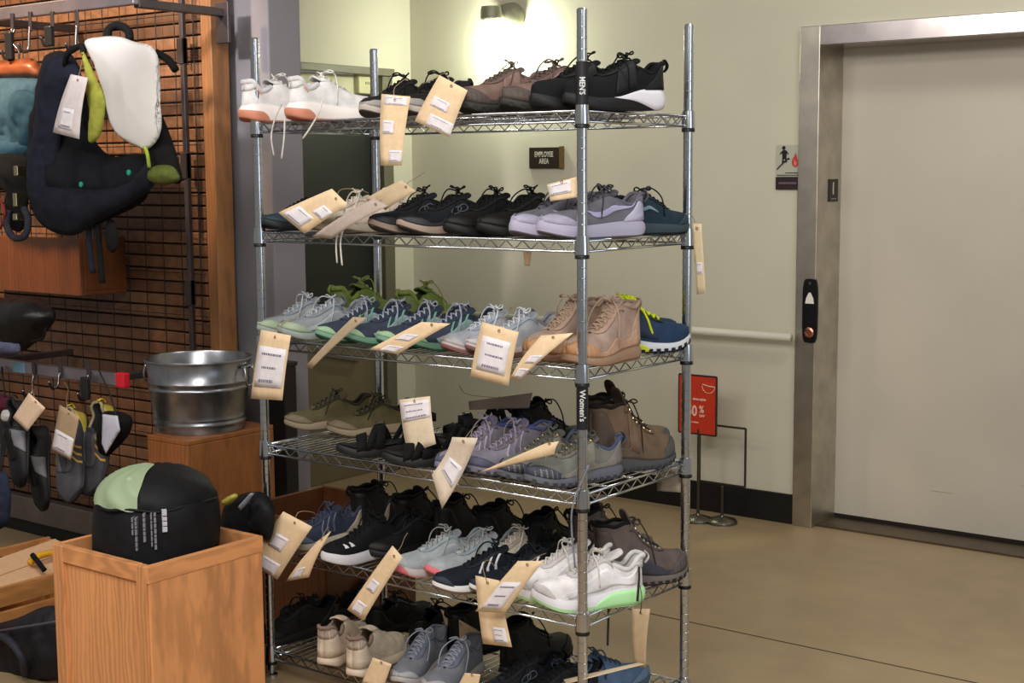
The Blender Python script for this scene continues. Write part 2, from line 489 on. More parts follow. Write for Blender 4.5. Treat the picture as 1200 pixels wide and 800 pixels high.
            overlay(La, curve_pl([(.10,.10),(.25,.16),(.42,.08),(.6,.12),(.74,.05)]), curve_pl([(.08,.46),(.24,.40),(.42,.52),(.6,.34),(.76,.20)]), 'side_panel', m, root, n=20)
        elif kind == 'stripes':
            for t0, sd_ in [(a, b) for a in (.38, .46, .54) for b in (1, -1)]:
                overlay(La, [(t0+.03,.12),(t0+.035,.4),(t0-.02,.72)], [(t0+.058,.12),(t0+.06,.4),(t0+.005,.72)], 'side_stripe', m, root, sides=(sd_,))
        elif kind == 'chevron':
            for t0, sd_ in ((.70,1),(.77,1),(.70,-1),(.77,-1)):
                overlay(La, [(t0,.34),(t0+.02,.50),(t0+.045,.62)], [(t0+.045,.34),(t0+.045,.48),(t0+.05,.60)], 'reflective_mark', m, root, sides=(sd_,))
        elif kind == 'oval':
            for sd in (1, -1):
                mb = MB()
                for cx_, w in ((.40, .055), (.47, .055)):
                    loop = []
                    for q in range(18):
                        a = 2*PI*q/18; t = cx_+w*math.cos(a); j = .40+.10*math.sin(a)
                        loop.append(La.P(t, j, sd)+La.nrm(t, j, sd)*.0025)
                    mb.tube(loop, .0014, 5, closed=True)
                mb.build('side_logo', m, root)
        elif kind == 'slash':
          for sd_ in (1, -1):
            overlay(La, [(.18,.62),(.30,.38),(.46,.30)], [(.20,.70),(.31,.50),(.47,.33)], 'side_logo', m, root, sides=(sd_,))
        elif kind == 'dots':
            overlay(La, [(.10,.5),(.13,.5),(.16,.5)], [(.10,.62),(.13,.62),(.16,.60)], 'heel_mark', m, root)
    return root, La

def make_sandal(st, label, side=1, group=None):
    root = thing('sport_sandal', label, 'sandal', group=group); La = Last(dict(st, sole=st.get('sole', .03)), side)
    sole_part(La, .3, 1, .02, 'midsole', mat('rubber', st['mid'], .6), root)
    sole_part(La, 0, .3, .1, 'outsole', mat('rubber', st.get('out', (25,25,25)), .7), root)
    mb = MB(); ts = tsamp(18)
    mb.grid([[Vector((La.x(t)*.97, La.hw(t)*.93*(q/4-1)+La.yc(t), La.zt(t)+.002+.006*(abs(q/4-1)**2)*(1-t))) for q in range(9)] for t in ts])
    mb.build('footbed', mat('rubber', st.get('bed', (40,40,42)), .8), root, smooth=180)
    mS = mat('fabric', st['up'])
    def strap(nm, t0, t1, h0, h1, w, mat_=mS):
        mb = MB(); rows = []
        for i in range(13):
            u = i/12; a = PI*u; t = t0+(t1-t0)*u
            y = math.cos(a)*La.hw(t)*1.0+La.yc(t); z = La.zt(t)-.004 + math.sin(a)**.8*(h0+(h1-h0)*u)
            rows.append([Vector((La.x(t)+q*w, y, z-.25*q*w)) for q in (-.5, 0, .5)])
        mb.grid(rows); mb.build(nm, mat_, root, smooth=180, solid=.004, soff=0)
    strap('toe_strap', .80, .72, .036, .040, .028); strap('instep_strap', .62, .54, .060, .064, .030)
    strap('cross_strap', .74, .46, .052, .064, .022)
    mb = MB(); rows = []                        # heel strap
    for i in range(17):
        u = i/16; a = PI*(u-.5); x = La.x(.03)+.07*(1-math.cos(a)); y = math.sin(a)*.034
        z = La.zt(.1)+.062+.016*(1-math.cos(a))
        rows.append([Vector((x, y, z+q)) for q in (-.011, 0, .011)])
    mb.grid(rows); mb.build('heel_strap', mS, root, smooth=180, solid=.004, soff=0)
    for sd in (1, -1):
        mb = MB(); a = La.S(.18, 1, sd)+Vector((0,-sd*.003,-.004)); b = Vector((La.x(.26), sd*.034, La.zt(.1)+.068))
        c = La.S(.42, 1, sd)+Vector((0,-sd*.003,-.004))
        for p, q in ((a, b), (c, b)):
            mb.grid([[p+(q-p)*i/6+Vector((w, 0, 0)) for w in (-.009, 0, .009)] for i in range(7)])
        mb.build('side_strap', mS, root, smooth=180, solid=.003, soff=0)
    mb = MB(); mb.box((-.010,-.012,0),(.010,.012,.004), Matrix.Translation((La.x(.58), La.yc(.5), La.zt(.58)+.060)))
    mb.build('buckle', mat('rubber', st.get('buckle', (60,60,62)), .4), root, bevel=.0015)
    return root, La
# ------------------------------------------------------------------ setting
RW, RD = 1.11, .487
RING = [1.57 - .3058*i for i in range(6)]
DECK = [z+.0405 for z in RING]
CREAM = (198,194,173)
mWall = mat('paint', CREAM, .75)
mb = MB(); mb.box((-3.2,-3.4,-.05),(4.6,2.62,0)); fl = structure(mb.build('floor', mat('concrete', (160,138,106), .36), smooth=0))
# saw cut joint in the slab
mb = MB(); mb.box((-1.6,1.158,0),(4.6,1.163,.0012)); structure(mb.build('trim_1', mat('paint', (62,48,34), .8), smooth=0))['label'] = 'dark saw-cut joint across the concrete floor'
OX0, OX1, OZ = .508, 1.62, 1.955
mb = MB()
mb.box((-1.70,2.55,0),(.43,2.70,3.3)); mb.box((.43,2.55,2.03),(1.70,2.70,3.3)); mb.box((1.70,2.55,0),(4.6,2.70,3.3))
structure(mb.build('wall_back', mWall, smooth=0))
DY0, DY1, DZ = 1.15, 2.40, 1.955
mb = MB()
mb.box((-1.82,.95,0),(-1.67,DY0,3.3)); mb.box((-1.82,DY1,0),(-1.67,2.55,3.3)); mb.box((-1.82,DY0,DZ),(-1.67,DY1,3.3))
structure(mb.build('wall_left', mWall, smooth=0))
mb = MB(); mb.box((-1.66,2.538,0),(.43,2.55,.125)); structure(mb.build('baseboard_back', mat('rubber', (20,19,19), .45), bevel=.002, smooth=0))
mb = MB(); mb.box((-1.67,DY1,0),(-1.658,2.538,.125)); structure(mb.build('baseboard_left', mat('rubber', (20,19,19), .45), smooth=0))
# grey column
mb = MB(); mb.box((-1.30,.70,0),(-.692,.855,3.3)); o = structure(mb.build('wall_column', mat('paint', (123,120,125), .8), smooth=0, bevel=.006))
# dark doorway in the left wall
mb = MB(); mb.box((-1.675,DY0,1.925),(-1.640,DY1,DZ+.005)); mb.box((-1.70,DY1-.07,0),(-1.655,DY1,1.925)); mb.box((-1.70,DY0,0),(-1.655,DY0+.05,1.925))
fr = structure(mb.build('trim_2', mat('paint', (96,92,74), .5), smooth=0, bevel=.003)); fr['label'] = 'dark olive frame around the doorway in the left wall'
dr = thing('door_1', 'dark door with olive lower panel in the left wall behind the rack', 'door', (-1.74, DY0, 0)); dr['kind'] = 'structure'
mb = MB(); mb.box((-.03,.05,.70),(.01,1.18,1.83)); mb.build('door_panel', mat('rubber', (34,36,32), .45), dr, smooth=0, bevel=.004)
mb = MB(); mb.box((-.03,.05,0),(.012,1.18,.695)); mb.build('lower_panel', mat('paint', (104,94,68), .6), dr, smooth=0, bevel=.004)
mb = MB(); mb.box((-.03,.05,1.835),(.03,1.18,1.925)); mb.build('transom_strip', mat('paint', (198,194,160), .7), dr, smooth=0, bevel=.003)
mb = MB(); mb.tube([(.04,.78,.62),(.04,1.02,.57)], .009, 8); mb.tube([(.01,.78,.62),(.04,.78,.62)], .009, 8); mb.tube([(.01,1.02,.57),(.04,1.02,.57)], .007, 8)
mb.build('door_handle', mat('chrome', (150,148,140), .3, 1), dr)
for zz, yy in ((.745,.55),(.66,.78)):
    mb = MB(); mb.lathe([(.012,0),(.012,.006),(.006,.010)], (.012,yy,zz), 10, Matrix.Rotation(PI/2,3,'Y')); mb.build('screw_cap', mat('chrome', (205,205,200), .3, 1), dr)
# small cream box over the doorway
bx = thing('wall_box', 'small cream box mounted under the doorway header behind the top shelf', 'alarm box', onY(428,98,2.27)+Vector((0,0,0)))
mb = MB(); mb.box((-.02,-.075,-.05),(.03,.075,.055)); mb.build('cover', mat('paint', (196,192,150), .6), bx, bevel=.006)
mb = MB(); mb.box((.030,-.03,-.006),(.033,.03,.006)); mb.build('front_slot', mat('paint', (150,146,112), .6), bx, smooth=0)

# ------------------------------------------------------------------ lift
mS1 = mat('steel', (196,190,178), .38, 1, axis=2, brush=.10)
lf = thing('door_2', 'cream lift door in a stainless steel frame', 'lift door', (OX0, 2.55, 0)); lf['kind'] = 'structure'
WO = OX1-OX0
mb = MB(); mb.box((-.02,.20,.012),(WO+.02,.23,OZ+.05)); mb.build('door_panel', mat('paint', (192,184,170), .45), lf, smooth=0)
mb = MB(); mb.box((-.088,-.022,0),(0,.20,OZ+.078)); mb.build('left_jamb', mS1, lf, smooth=0, bevel=.003)
mb = MB(); mb.box((WO,-.022,0),(WO+.09,.20,OZ+.078)); mb.build('right_jamb', mS1, lf, smooth=0, bevel=.003)
mb = MB(); mb.box((0.001,-.026,OZ),(WO,.20,OZ+.078)); mb.build('header', mat('steel', (214,206,204), .22, 1, axis=0, brush=.04), lf, smooth=0, bevel=.003)
mb = MB(); mb.box((0.001,.02,0),(WO,.20,.008)); mb.build('sill', mat('steel', (120,108,92), .4, 1, axis=0), lf, smooth=0)
mb = MB(); mb.box((.0005,.197,.008),(WO,.2005,.022)); mb.build('bottom_gap', mat('rubber', (24,20,18), .8), lf, smooth=0)
# faint scratches on the door
mb = MB()
rnd = random.Random(5)
for i in range(4):
    x, z = rnd.uniform(.4, 1.0), rnd.uniform(.06, .3); mb.box((x, .1985, z), (x+rnd.uniform(.02,.09), .2001, z+.002))
mb.build('scuff_mark', mat('paint', (172,162,147), .7), lf, smooth=0)
# call plate
cpv = onY(950,364,2.528); cp = thing('call_button_panel', 'black lift call panel with white arrow button on the steel jamb', 'call panel', (cpv.x, 2.5275, cpv.z))
mb = MB(); pts = []
for q in range(24):
    a = 2*PI*q/24; sx, sz = math.cos(a), math.sin(a)
    pts.append((.034*(1 if sx > 0 else -1)*abs(sx)**.35, .132*(1 if sz > 0 else -1)*abs(sz)**.5))
n = len(pts); mb.add([(x, 0, z) for x, z in pts]+[(x*.97, -.009, z*.99) for x, z in pts], [tuple(range(n)), tuple(range(2*n-1, n-1, -1))]+[(i, (i+1) % n, n+(i+1) % n, n+i) for i in range(n)])
mb.build('faceplate', mat('rubber', (16,15,16), .3), cp)
mb = MB(); mb.add([(-.019,-.0125,.030),(.019,-.0125,.030),(.015,-.0125,.052),(.004,-.0125,.074),(-.004,-.0125,.074),(-.015,-.0125,.052)]+[(-.019,-.008,.030),(.019,-.008,.030),(.015,-.008,.052),(.004,-.008,.074),(-.004,-.008,.074),(-.015,-.008,.052)],
    [(0,1,2,3,4,5)]+[(i,(i+1)%6,6+(i+1)%6,6+i) for i in range(6)]); mb.build('up_button', mat('paint', (225,222,214), .4), cp)
mb = MB(); mb.lathe([(.021,0),(.021,.004),(.014,.007),(.013,.003),(.006,.003)], (0,-.009,-.088), 20, Matrix.Rotation(PI/2,3,'X')); mb.build('key_switch', mat('chrome', (196,140,120), .3, 1), cp)
mb = MB(); mb.lathe([(.006,0),(.005,.005)], (0,-.009,.112), 12, Matrix.Rotation(PI/2,3,'X')); mb.build('indicator', mat('rubber', (70,70,72), .3), cp)
# floor number plate on the reveal
nv = on(976, 223, 0, OX0); npz = thing('floor_number_plate', 'small black number 1 plate on the inner side of the steel jamb', 'number plate', (OX0+.0012, nv.y, nv.z))
mb = MB(); mb.box((0,-.042,-.046),(.003,.042,.046)); mb.build('plate', mat('rubber', (30,26,24), .4), npz, smooth=0, bevel=.001)
Mx = Matrix.Translation((.0036,-.006,.006)) @ Matrix(((0,0,1,0),(1,0,0,0),(0,1,0,0),(0,0,0,1)))
text_mesh('1', .07, mat('paint', (205,198,186), .5), npz, Mx, 'numeral', bold=.0012)
mb = MB()
for q in range(4): mb.lathe([(.003,0),(.002,.002)], (.003,-.018+.012*q,-.034), 8, Matrix.Rotation(PI/2,3,'Y'))
mb.build('braille', mat('paint', (150,142,132), .5), npz)
# evacuation sign
sg = onY(910,170,2.545); sr = onY(938,222,2.545)
es = thing('evacuation_sign', 'stairs and flame fire sign beside the steel lift jamb', 'sign', (sg.x, 2.548, sr.z))
sw, shh = .108, sg.z-sr.z
mb = MB(); mb.box((0,-.004,.052),(sw,.0,shh)); mb.build('upper_plate', mat('paint', (176,176,160), .5), es, smooth=0)
mb = MB(); mb.box((0,-.006,0),(sw,.0,.050)); mb.build('lower_plate', mat('rubber', (44,28,34), .5), es, smooth=0)
mk = mat('rubber', (22,18,18), .6)
def flat(poly, y, th, m, parent, name):
    b = MB(); n = len(poly); b.add([(x, y, z) for x, z in poly]+[(x, y+th, z) for x, z in poly], [tuple(range(n)), tuple(range(2*n-1, n-1, -1))]+[(i,(i+1)%n,n+(i+1)%n,n+i) for i in range(n)])
    return b.build(name, m, parent, smooth=0)
S = shh/.183
flat([(.004,.086*S),(.018,.092*S),(.018,.100*S),(.030,.100*S),(.030,.110*S),(.042,.110*S),(.042,.120*S),(.060,.122*S),(.060,.130*S),(.054,.130*S),(.036,.118*S),(.014,.088*S),(.004,.080*S)], -.0052, .001, mk, es, 'stairs_symbol')
flat([(.026,.104*S),(.034,.104*S),(.034,.124*S),(.040,.124*S),(.044,.110*S),(.050,.112*S),(.046,.134*S),(.048,.150*S),(.054,.142*S),(.056,.146*S),(.046,.160*S),(.034,.164*S),(.024,.156*S),(.016,.148*S),(.018,.144*S),(.026,.150*S),(.028,.134*S)], -.0054, .001, mk, es, 'figure_symbol')
flat([(.034+.008*math.cos(a),.171*S+.008*math.sin(a)) for a in [2*PI*q/12 for q in range(12)]], -.0054, .001, mk, es, 'figure_head')
flat([(.086,.090*S),(.098,.098*S),(.103,.112*S),(.099,.126*S),(.095,.120*S),(.092,.138*S),(.085,.150*S),(.082,.138*S),(.074,.126*S),(.070,.112*S),(.074,.098*S)], -.0052, .001, mat('paint', (186,52,44), .5), es, 'flame_symbol')
flat([(.086,.096*S),(.093,.104*S),(.092,.118*S),(.088,.110*S),(.084,.126*S),(.080,.112*S),(.081,.102*S)], -.0056, .001, mat('paint', (216,120,104), .5), es, 'flame_core')
mb = MB()
for i, (a, b_) in enumerate(((.042,.104),(.006,.104))):
    x = a
    rnd = random.Random(i)
    while x < b_:
        w = rnd.uniform(.004,.010); mb.box((x,-.0052,(.066-.009*i)*S),(min(x+w,b_),-.004,(.070-.009*i)*S)); x += w+.002
mb.build('fine_print', mk, es, smooth=0)
mb = MB(); x = .014
while x < .094: mb.box((x,-.0068,.022),(x+.006,-.006,.030)); x += .008
mb.build('lower_print', mat('paint', (112,92,104), .5), es, smooth=0)

# EMPLOYEE AREA sign
p0 = onY(621,173,2.545); p1 = onY(661,197,2.545)
ea = thing('room_sign', 'dark brown employee area sign on the wall below the lamp', 'sign', (p0.x, 2.548, p1.z))
w, h = p1.x-p0.x, p0.z-p1.z
mb = MB(); mb.box((0,-.010,0),(w*.90,0,h)); mb.build('plate', mat('rubber', (44,34,26), .5), ea, smooth=0, bevel=.0015)
mb = MB(); mb.box((w*.90,-.016,-.002),(w,0,h+.004)); mb.build('side_rail', mat('paint', (108,84,44), .4), ea, smooth=0, bevel=.0015)
Mx = Matrix.Translation((w*.44,-.0108,h*.66)) @ Matrix.Rotation(PI/2,4,'X')
text_mesh('EMPLOYEE', .034, mat('paint', (205,200,182), .5), ea, Mx, 'lettering', bold=.0006, sx=.66)
Mx = Matrix.Translation((w*.44,-.0108,h*.33)) @ Matrix.Rotation(PI/2,4,'X')
text_mesh('AREA', .034, mat('paint', (205,200,182), .5), ea, Mx, 'lettering', bold=.0006, sx=.66)

# handrail
hr = thing('handrail', 'off-white round handrail along the back wall by the lift', 'handrail', (0,2.55,.79))
mb = MB(); mb.tube([(-1.25,-.065,0),(.424,-.065,0)], .0165, 12); mb.build('rail', mat('paint', (206,202,186), .4), hr, smooth=180)
for x in (-1.0,-.38):
    mb = MB(); mb.tube([(x,0,-.05),(x,-.04,-.05),(x,-.065,-.012)], .007, 8); mb.lathe([(.028,0),(.028,.006),(.010,.010)], (x,0,-.05), 14, Matrix.Rotation(PI/2,3,'X')); mb.build('bracket', mat('paint', (190,186,170), .4), hr)

# wall lamp
lp = onY(600,21,2.54); wl = thing('wall_lamp', 'jelly-jar wall lamp glowing above the top shelf', 'wall lamp', (lp.x, 2.55, lp.z))
mG = mat('steel', (142,142,120), .5, .4, axis=2)
mb = MB(); mb.lathe([(.001,0),(.066,0),(.070,.012),(.064,.03),(.062,.034),(.066,.040),(.060,.058),(.056,.062),(.058,.068),(.046,.088),(.02,.10),(.001,.10)], (0,0,0), 28, Matrix.Rotation(PI/2,3,'X')); mb.build('mount', mG, wl)
mb = MB(); mb.tube([(0,-.08,.0),(0,-.135,.005)], .024, 14); mb.build('arm', mG, wl)
mb = MB(); mb.lathe([(.001,.052),(.044,.050),(.048,.034),(.048,-.004),(.040,-.010),(.001,-.010)], (0,-.165,-.012), 24); mb.build('socket_cap', mG, wl)
mb = MB(); mb.lathe([(.030,-.010),(.040,-.03),(.045,-.06),(.045,-.10),(.036,-.135),(.020,-.15),(.001,-.154)], (0,-.165,-.012), 24, close=False); mb.build('glass_jar', mat('emit', (255,250,226), .3, power=9), wl, smooth=180)
ld = bpy.data.lights.new('sconce_light', 'POINT'); ld.energy = 18; ld.color = (.93,1,.80); ld.shadow_soft_size = .04
lo = bpy.data.objects.new('sconce_light', ld); COL.objects.link(lo); lo.location = (lp.x+.01, 2.55-.09, lp.z-.13)

# sign stands
def stand(px, panel, base_px, Y, label, sale):
    bp = on(base_px[0], base_px[1], 2, 0.0); bp = onY(base_px[0], base_px[1], Y)
    t = thing('sign_stand', label, 'sign stand', (bp.x, Y, 0), group='sign stands by the back wall')
    tl, tr, br, bl = [onY(q[0], q[1], Y)-Vector((bp.x, Y, 0)) for q in panel]
    x0 = (tl.x+bl.x)/2; x1 = (tr.x+br.x)/2; z0 = (bl.z+br.z)/2; z1 = (tl.z+tr.z)/2
    mb = MB(); r = base_px[2]; mb.lathe([(r,0),(r,.008),(r*.9,.016),(r*.5,.024),(.010,.028),(.008,.034)], (0,0,0), 28); mb.build('base', mat('chrome', (120,118,108), .35, 1), t)
    mb = MB(); mb.tube([(0,0,.02),(0,0,z0-.01 if not sale else z0+.02)], .0065, 10); mb.build('pole', mat('chrome', (96,92,86), .35, 1), t)
    mb = MB(); f = .006
    for a, b in (((x0,z0),(x1,z0)),((x1,z0),(x1,z1)),((x1,z1),(x0,z1)),((x0,z1),(x0,z0))):
        mb.tube([(a[0],0,a[1]),(b[0],0,b[1])], f*.8, 6)
    mb.build('frame', mat('rubber', (38,32,28), .4), t)
    return t, x0, x1, z0, z1
t, x0, x1, z0, z1 = stand(0, [(796,438),(840,442),(839,511),(796,505)], (818,606,.060), 2.36, 'red percent-off sale sign on a pole behind the rack', True)
mb = MB(); mb.box((x0+.003,-.004,z0+.003),(x1-.003,.004,z1-.003)); mb.build('sign_card', mat('paper', (190,48,16), .6), t, smooth=0)
mW = mat('paint', (236,200,178), .6); w = x1-x0; h = z1-z0
def put(body, size, fx, fz, sx=1, bold=.0005):
    text_mesh(body, size, mW, t, Matrix.Translation((x0+w*fx,-.0046,z0+h*fz)) @ Matrix.Rotation(PI/2,4,'X'), 'lettering', bold=bold, sx=sx)
put('50', .062, .36, .385, .8, .0014); put('%', .042, .62, .425, .8, .0008); put('OFF', .015, .63, .315, 1, .0004); put('shoe styles', .014, .56, .60, 1); put('in store', .010, .45, .20, 1)
mb = MB(); mb.tube([(x0+w*.80+.030*math.cos(a),-.005,z0+h*.84+.030*math.sin(a)) for a in [PI*1.0+PI*1.0*q/12 for q in range(13)]], .0012, 5); mb.tube([(x0+w*.80-.028,-.005,z0+h*.865),(x0+w*.80,-.005,z0+h*.84),(x0+w*.80+.028,-.005,z0+h*.83)], .0022, 5); mb.build('badge', mW, t)
t, x0, x1, z0, z1 = stand(0, [(819,498),(873,500),(874,569),(821,565)], (846,612,.064), 2.39, 'empty black wire sign frame on a round base by the black baseboard', False)

# ------------------------------------------------------------------ the rack
mCh = mat('chrome', (196,200,206), .16, 1); mBk = mat('rubber', (14,14,15), .45)
rack = thing('wire_shelving_rack', 'six-tier chrome wire rack full of tagged shoes', 'shelving rack', (0,0,0))
corners = {'FL': (0,0), 'FR': (RW,0), 'BL': (0,RD), 'BR': (RW,RD)}
for key, (x, y) in corners.items():
    mb = MB(); prof = [(.0127,.02)]; z = .045
    while z < 1.82:
        prof += [(.0127,z-.0016),(.0117,z-.0008),(.0117,z+.0008),(.0127,z+.0016)]; z += .0254
    prof += [(.0127,1.835)]
    mb.lathe(prof, (x,y,0), 16); post = mb.build('post', mCh, rack, smooth=40)
    mb = MB(); mb.lathe([(.0132,1.830),(.0132,1.838),(.010,1.842)], (x,y,0), 16); mb.build('post_cap', mCh, post)
    mb = MB(); mb.lathe([(.018,0),(.018,.006),(.007,.010),(.007,.024)], (x,y,0), 14); mb.build('levelling_foot', mCh, post)
    if key == 'FR':
        cd = (CAM - Vector((x,y,0))); az = math.atan2(cd.y, cd.x)
        for body, ya, yb, size, sx in (("MEN'S", 72, 127, .019, .8), ("Women's", 452, 503, .0195, 1.0)):
            za = onY(681, ya, -.005).z; zb = onY(681, yb, -.005).z
            mb = MB(); mb.lathe([(.0130,zb),(.0143,zb),(.0143,za),(.0130,za)], (x,y,0), 20); lb = mb.build('label_sleeve', mat('rubber', (22,22,26), .5), post)
            # lettering wraps the sleeve facing the aisle, reading downwards
            zc = (za+zb)/2 + (.006 if body[0] == 'W' else -.002)
            R = Matrix(((0,0,1,0),(1,0,0,0),(0,1,0,0),(0,0,0,1)))      # text x -> y, y -> z, z -> x (faces +x)
            Mx = Matrix.Translation((x,y,zc)) @ Matrix.Rotation(az,4,'Z') @ Matrix.Translation((.0146,0,0)) @ R @ Matrix.Rotation(-PI/2,4,'Z')
            text_mesh(body, size, mat('paint', (214,214,214), .5), lb, Mx, 'lettering', bold=.0003, sx=sx)
for li, rz in enumerate(RING):
    mb = MB(); zt, zl = rz+.037, rz+.012; e = .012
    x0, x1, y0, y1 = 0, RW, 0, RD
    def truss(a, b, nzz):
        a = Vector(a); b = Vector(b)
        mb.tube([a+Vector((0,0,zt)), b+Vector((0,0,zt))], .0036, 7); mb.tube([a+Vector((0,0,zl)), b+Vector((0,0,zl))], .0034, 7)
        pts = []
        for i in range(2*nzz+1):
            p = a+(b-a)*(i/(2*nzz)); pts.append(p+Vector((0,0,zt-.002 if i % 2 else zl+.002)))
        mb.tube(pts, .0022, 5)
    truss((x0,y0,0),(x1,y0,0),22); truss((x0,y1,0),(x1,y1,0),22); truss((x0,y0,0),(x0,y1,0),9); truss((x1,y0,0),(x1,y1,0),9)
    for fy in (.25,.5,.75):
        y = y0+(y1-y0)*fy; mb.tube([(x0,y,zt-.002),(x1,y,zt-.002)], .003, 6)
    n = 43
    for i in range(1, n):
        x = x0+(x1-x0)*i/n; mb.tube([(x,y0-.001,zt+.0018),(x,y1+.001,zt+.0018)], .0018, 5, caps=False)
    sh = mb.build('wire_shelf', mCh, rack, smooth=180)
    for (x, y) in corners.values():
        mb = MB(); mb.lathe([(.0135,rz+.006),(.0185,rz+.006),(.0175,rz+.034),(.0165,rz+.050),(.0135,rz+.050)], (x,y,0), 18); mb.build('corner_collar', mCh, sh)
        mb = MB(); mb.lathe([(.0130,rz-.004),(.0175,rz-.004),(.0178,rz+.003),(.0160,rz+.006),(.0130,rz+.006)], (x,y,0), 18); mb.build('clip_ring', mBk, sh)
# ------------------------------------------------------------------ soft goods helper
def inside(poly, x, y):
    c = False; n = len(poly)
    for i in range(n):
        x0, y0 = poly[i]; x1, y1 = poly[i-1]
        if (y0 > y) != (y1 > y) and x < (x1-x0)*(y-y0)/(y1-y0)+x0: c = not c
    return c
def edge_d(poly, x, y):
    b = 1e9; n = len(poly); p = Vector((x, y))
    for i in range(n):
        a = Vector(poly[i-1]); c = Vector(poly[i]); d = c-a; L = d.length_squared
        u = 0 if L == 0 else max(0, min(1, (p-a).dot(d)/L)); b = min(b, (a+d*u-p).length)
    return b
def puff(name, outline, Y, thick, m, parent, wr=.25, seed=0, res=15, smoothcurve=True, back=.5, sharp=.5, freq=14, flatten=1.0):
    """a soft stuffed piece: outline in image columns/rows laid on the upright plane at Y, filled out to its real thickness"""
    pl = [onY(x, y, Y) for x, y in outline]; pts = [(p.x, p.z) for p in pl]
    if smoothcurve: pts = [(p.x, p.y) for p in catmull([(a, b, 0) for a, b in pts], 4, True)]
    cx = sum(p[0] for p in pts)/len(pts); cz = sum(p[1] for p in pts)/len(pts)
    bm = bmesh.new(); vs = [bm.verts.new((x-cx, 0, z-cz)) for x, z in pts]; bm.faces.new(vs)
    bmesh.ops.triangulate(bm, faces=bm.faces[:])
    w = max(p[0] for p in pts)-min(p[0] for p in pts); h = max(p[1] for p in pts)-min(p[1] for p in pts); st = max(w, h)/res
    for _ in range(5):
        es = [e for e in bm.edges if e.calc_length() > st]
        if not es: break
        bmesh.ops.subdivide_edges(bm, edges=es, cuts=1); bmesh.ops.triangulate(bm, faces=bm.faces[:])
        bmesh.ops.beautify_fill(bm, faces=bm.faces[:], edges=bm.edges[:])
    lp = [(x-cx, z-cz) for x, z in pts]; mx = max(edge_d(lp, v.co.x, v.co.z) for v in bm.verts) or 1
    bm.verts.ensure_lookup_table(); V = [v.co.copy() for v in bm.verts]; Fc = [tuple(v.index for v in f.verts) for f in bm.faces]; bm.free()
    mb = MB(); off = Vector((seed*3.1, seed*1.7, seed*2.3)); front = []; bk = []
    for p in V:
        d = min(1, edge_d(lp, p.x, p.z)/(mx*flatten)); k = d**sharp
        nn = noise.noise(Vector((p.x*freq, 0, p.z*freq*.7))+off); n2 = noise.noise(Vector((p.x*freq*2.6, 1, p.z*freq*2.2))+off)
        front.append(Vector((p.x, -thick*(k*(1-wr)+wr*k*(.6+nn+.5*n2)), p.z))); bk.append(Vector((p.x, thick*back*k, p.z)))
    mb.add(front, Fc); mb.add(bk, [f[::-1] for f in Fc])
    o = mb.build(name, m, parent, smooth=180, merge=.0006)
    base = Vector((cx, Y, cz)); o.location = base - (parent.location if parent is not None else Vector((0,0,0)))
    return o
def cord(name, pts, r, m, parent, n=6, k=6):
    base = parent.location if parent is not None else Vector((0,0,0))
    mb = MB(); mb.tube(catmull([Vector(p)-base for p in pts], k), r, n); return mb.build(name, m, parent, smooth=180)

# ------------------------------------------------------------------ slatted display wall at the left
SY = .60; SX1 = -.905
sw_ = thing('slat_display_wall', 'brown slatted wood display wall with black wire grid at the left', 'display wall', (-2.9, SY, 0))
TON = [(116,80,52),(100,66,42),(126,88,60),(88,58,36)]
rnd = random.Random(3); z = .16; i = 0
while z < 2.75:
    c = TON[rnd.randrange(4)]; mb = MB(); mb.box((0,0,z),(SX1+2.9,.018,z+.040)); o = mb.build('slat_board', mat('wood', c, .5, axis=0), sw_, smooth=0, bevel=.003); z += .046; i += 1
mb = MB(); mb.box((0,.02,.10),(SX1+2.9,.035,2.78)); mb.build('backing_panel', mat('wood', (58,36,22), .7, axis=0), sw_, smooth=0)
mb = MB(); mb.box((SX1+2.9,-.02,0),(SX1+2.955,.06,2.78)); mb.build('end_post', mat('wood', (136,92,54), .5, axis=2), sw_, smooth=0, bevel=.004)
mb = MB(); mb.box((0,-.045,.055),(SX1+2.9,.0,.155)); mb.build('kick_rail', mat('steel', (120,112,112), .35, .7, axis=0), sw_, smooth=0, bevel=.004)
mb = MB(); mb.box((0,-.03,0),(SX1+2.9,.03,.055)); mb.build('base_plinth', mat('rubber', (18,16,15), .6), sw_, smooth=0)
mb = MB(); x = .03
while x < SX1+2.9: mb.tube([(x,-.022,.17),(x,-.022,2.75)],  .0018, 5, caps=False); x += .1016
z = .2
while z < 2.75: mb.tube([(.0,-.027,z),(SX1+2.9,-.027,z)], .0016, 5, caps=False); z += .152
mb.build('wire_grid', mat('rubber', (24,20,19), .4), sw_, smooth=180)
mb = MB(); xs = onY(245,90,SY).x+2.9-.11
for zz in (1.0,1.45,1.85):
    mb = MB(); mb.box((xs,-.05,zz),(xs+.03,-.024,zz+.09)); mb.build('grid_clip', mat('rubber', (44,36,34), .5), sw_, smooth=0, bevel=.002)
mb = MB(); mb.box((xs+.01,-.045,.8),(xs+.03,-.028,2.7)); mb.build('upright_strut', mat('steel', (92,84,84), .4, .8, axis=2), sw_, smooth=0, bevel=.002)

mRail = mat('steel', (164,154,160), .35, .85, axis=0)
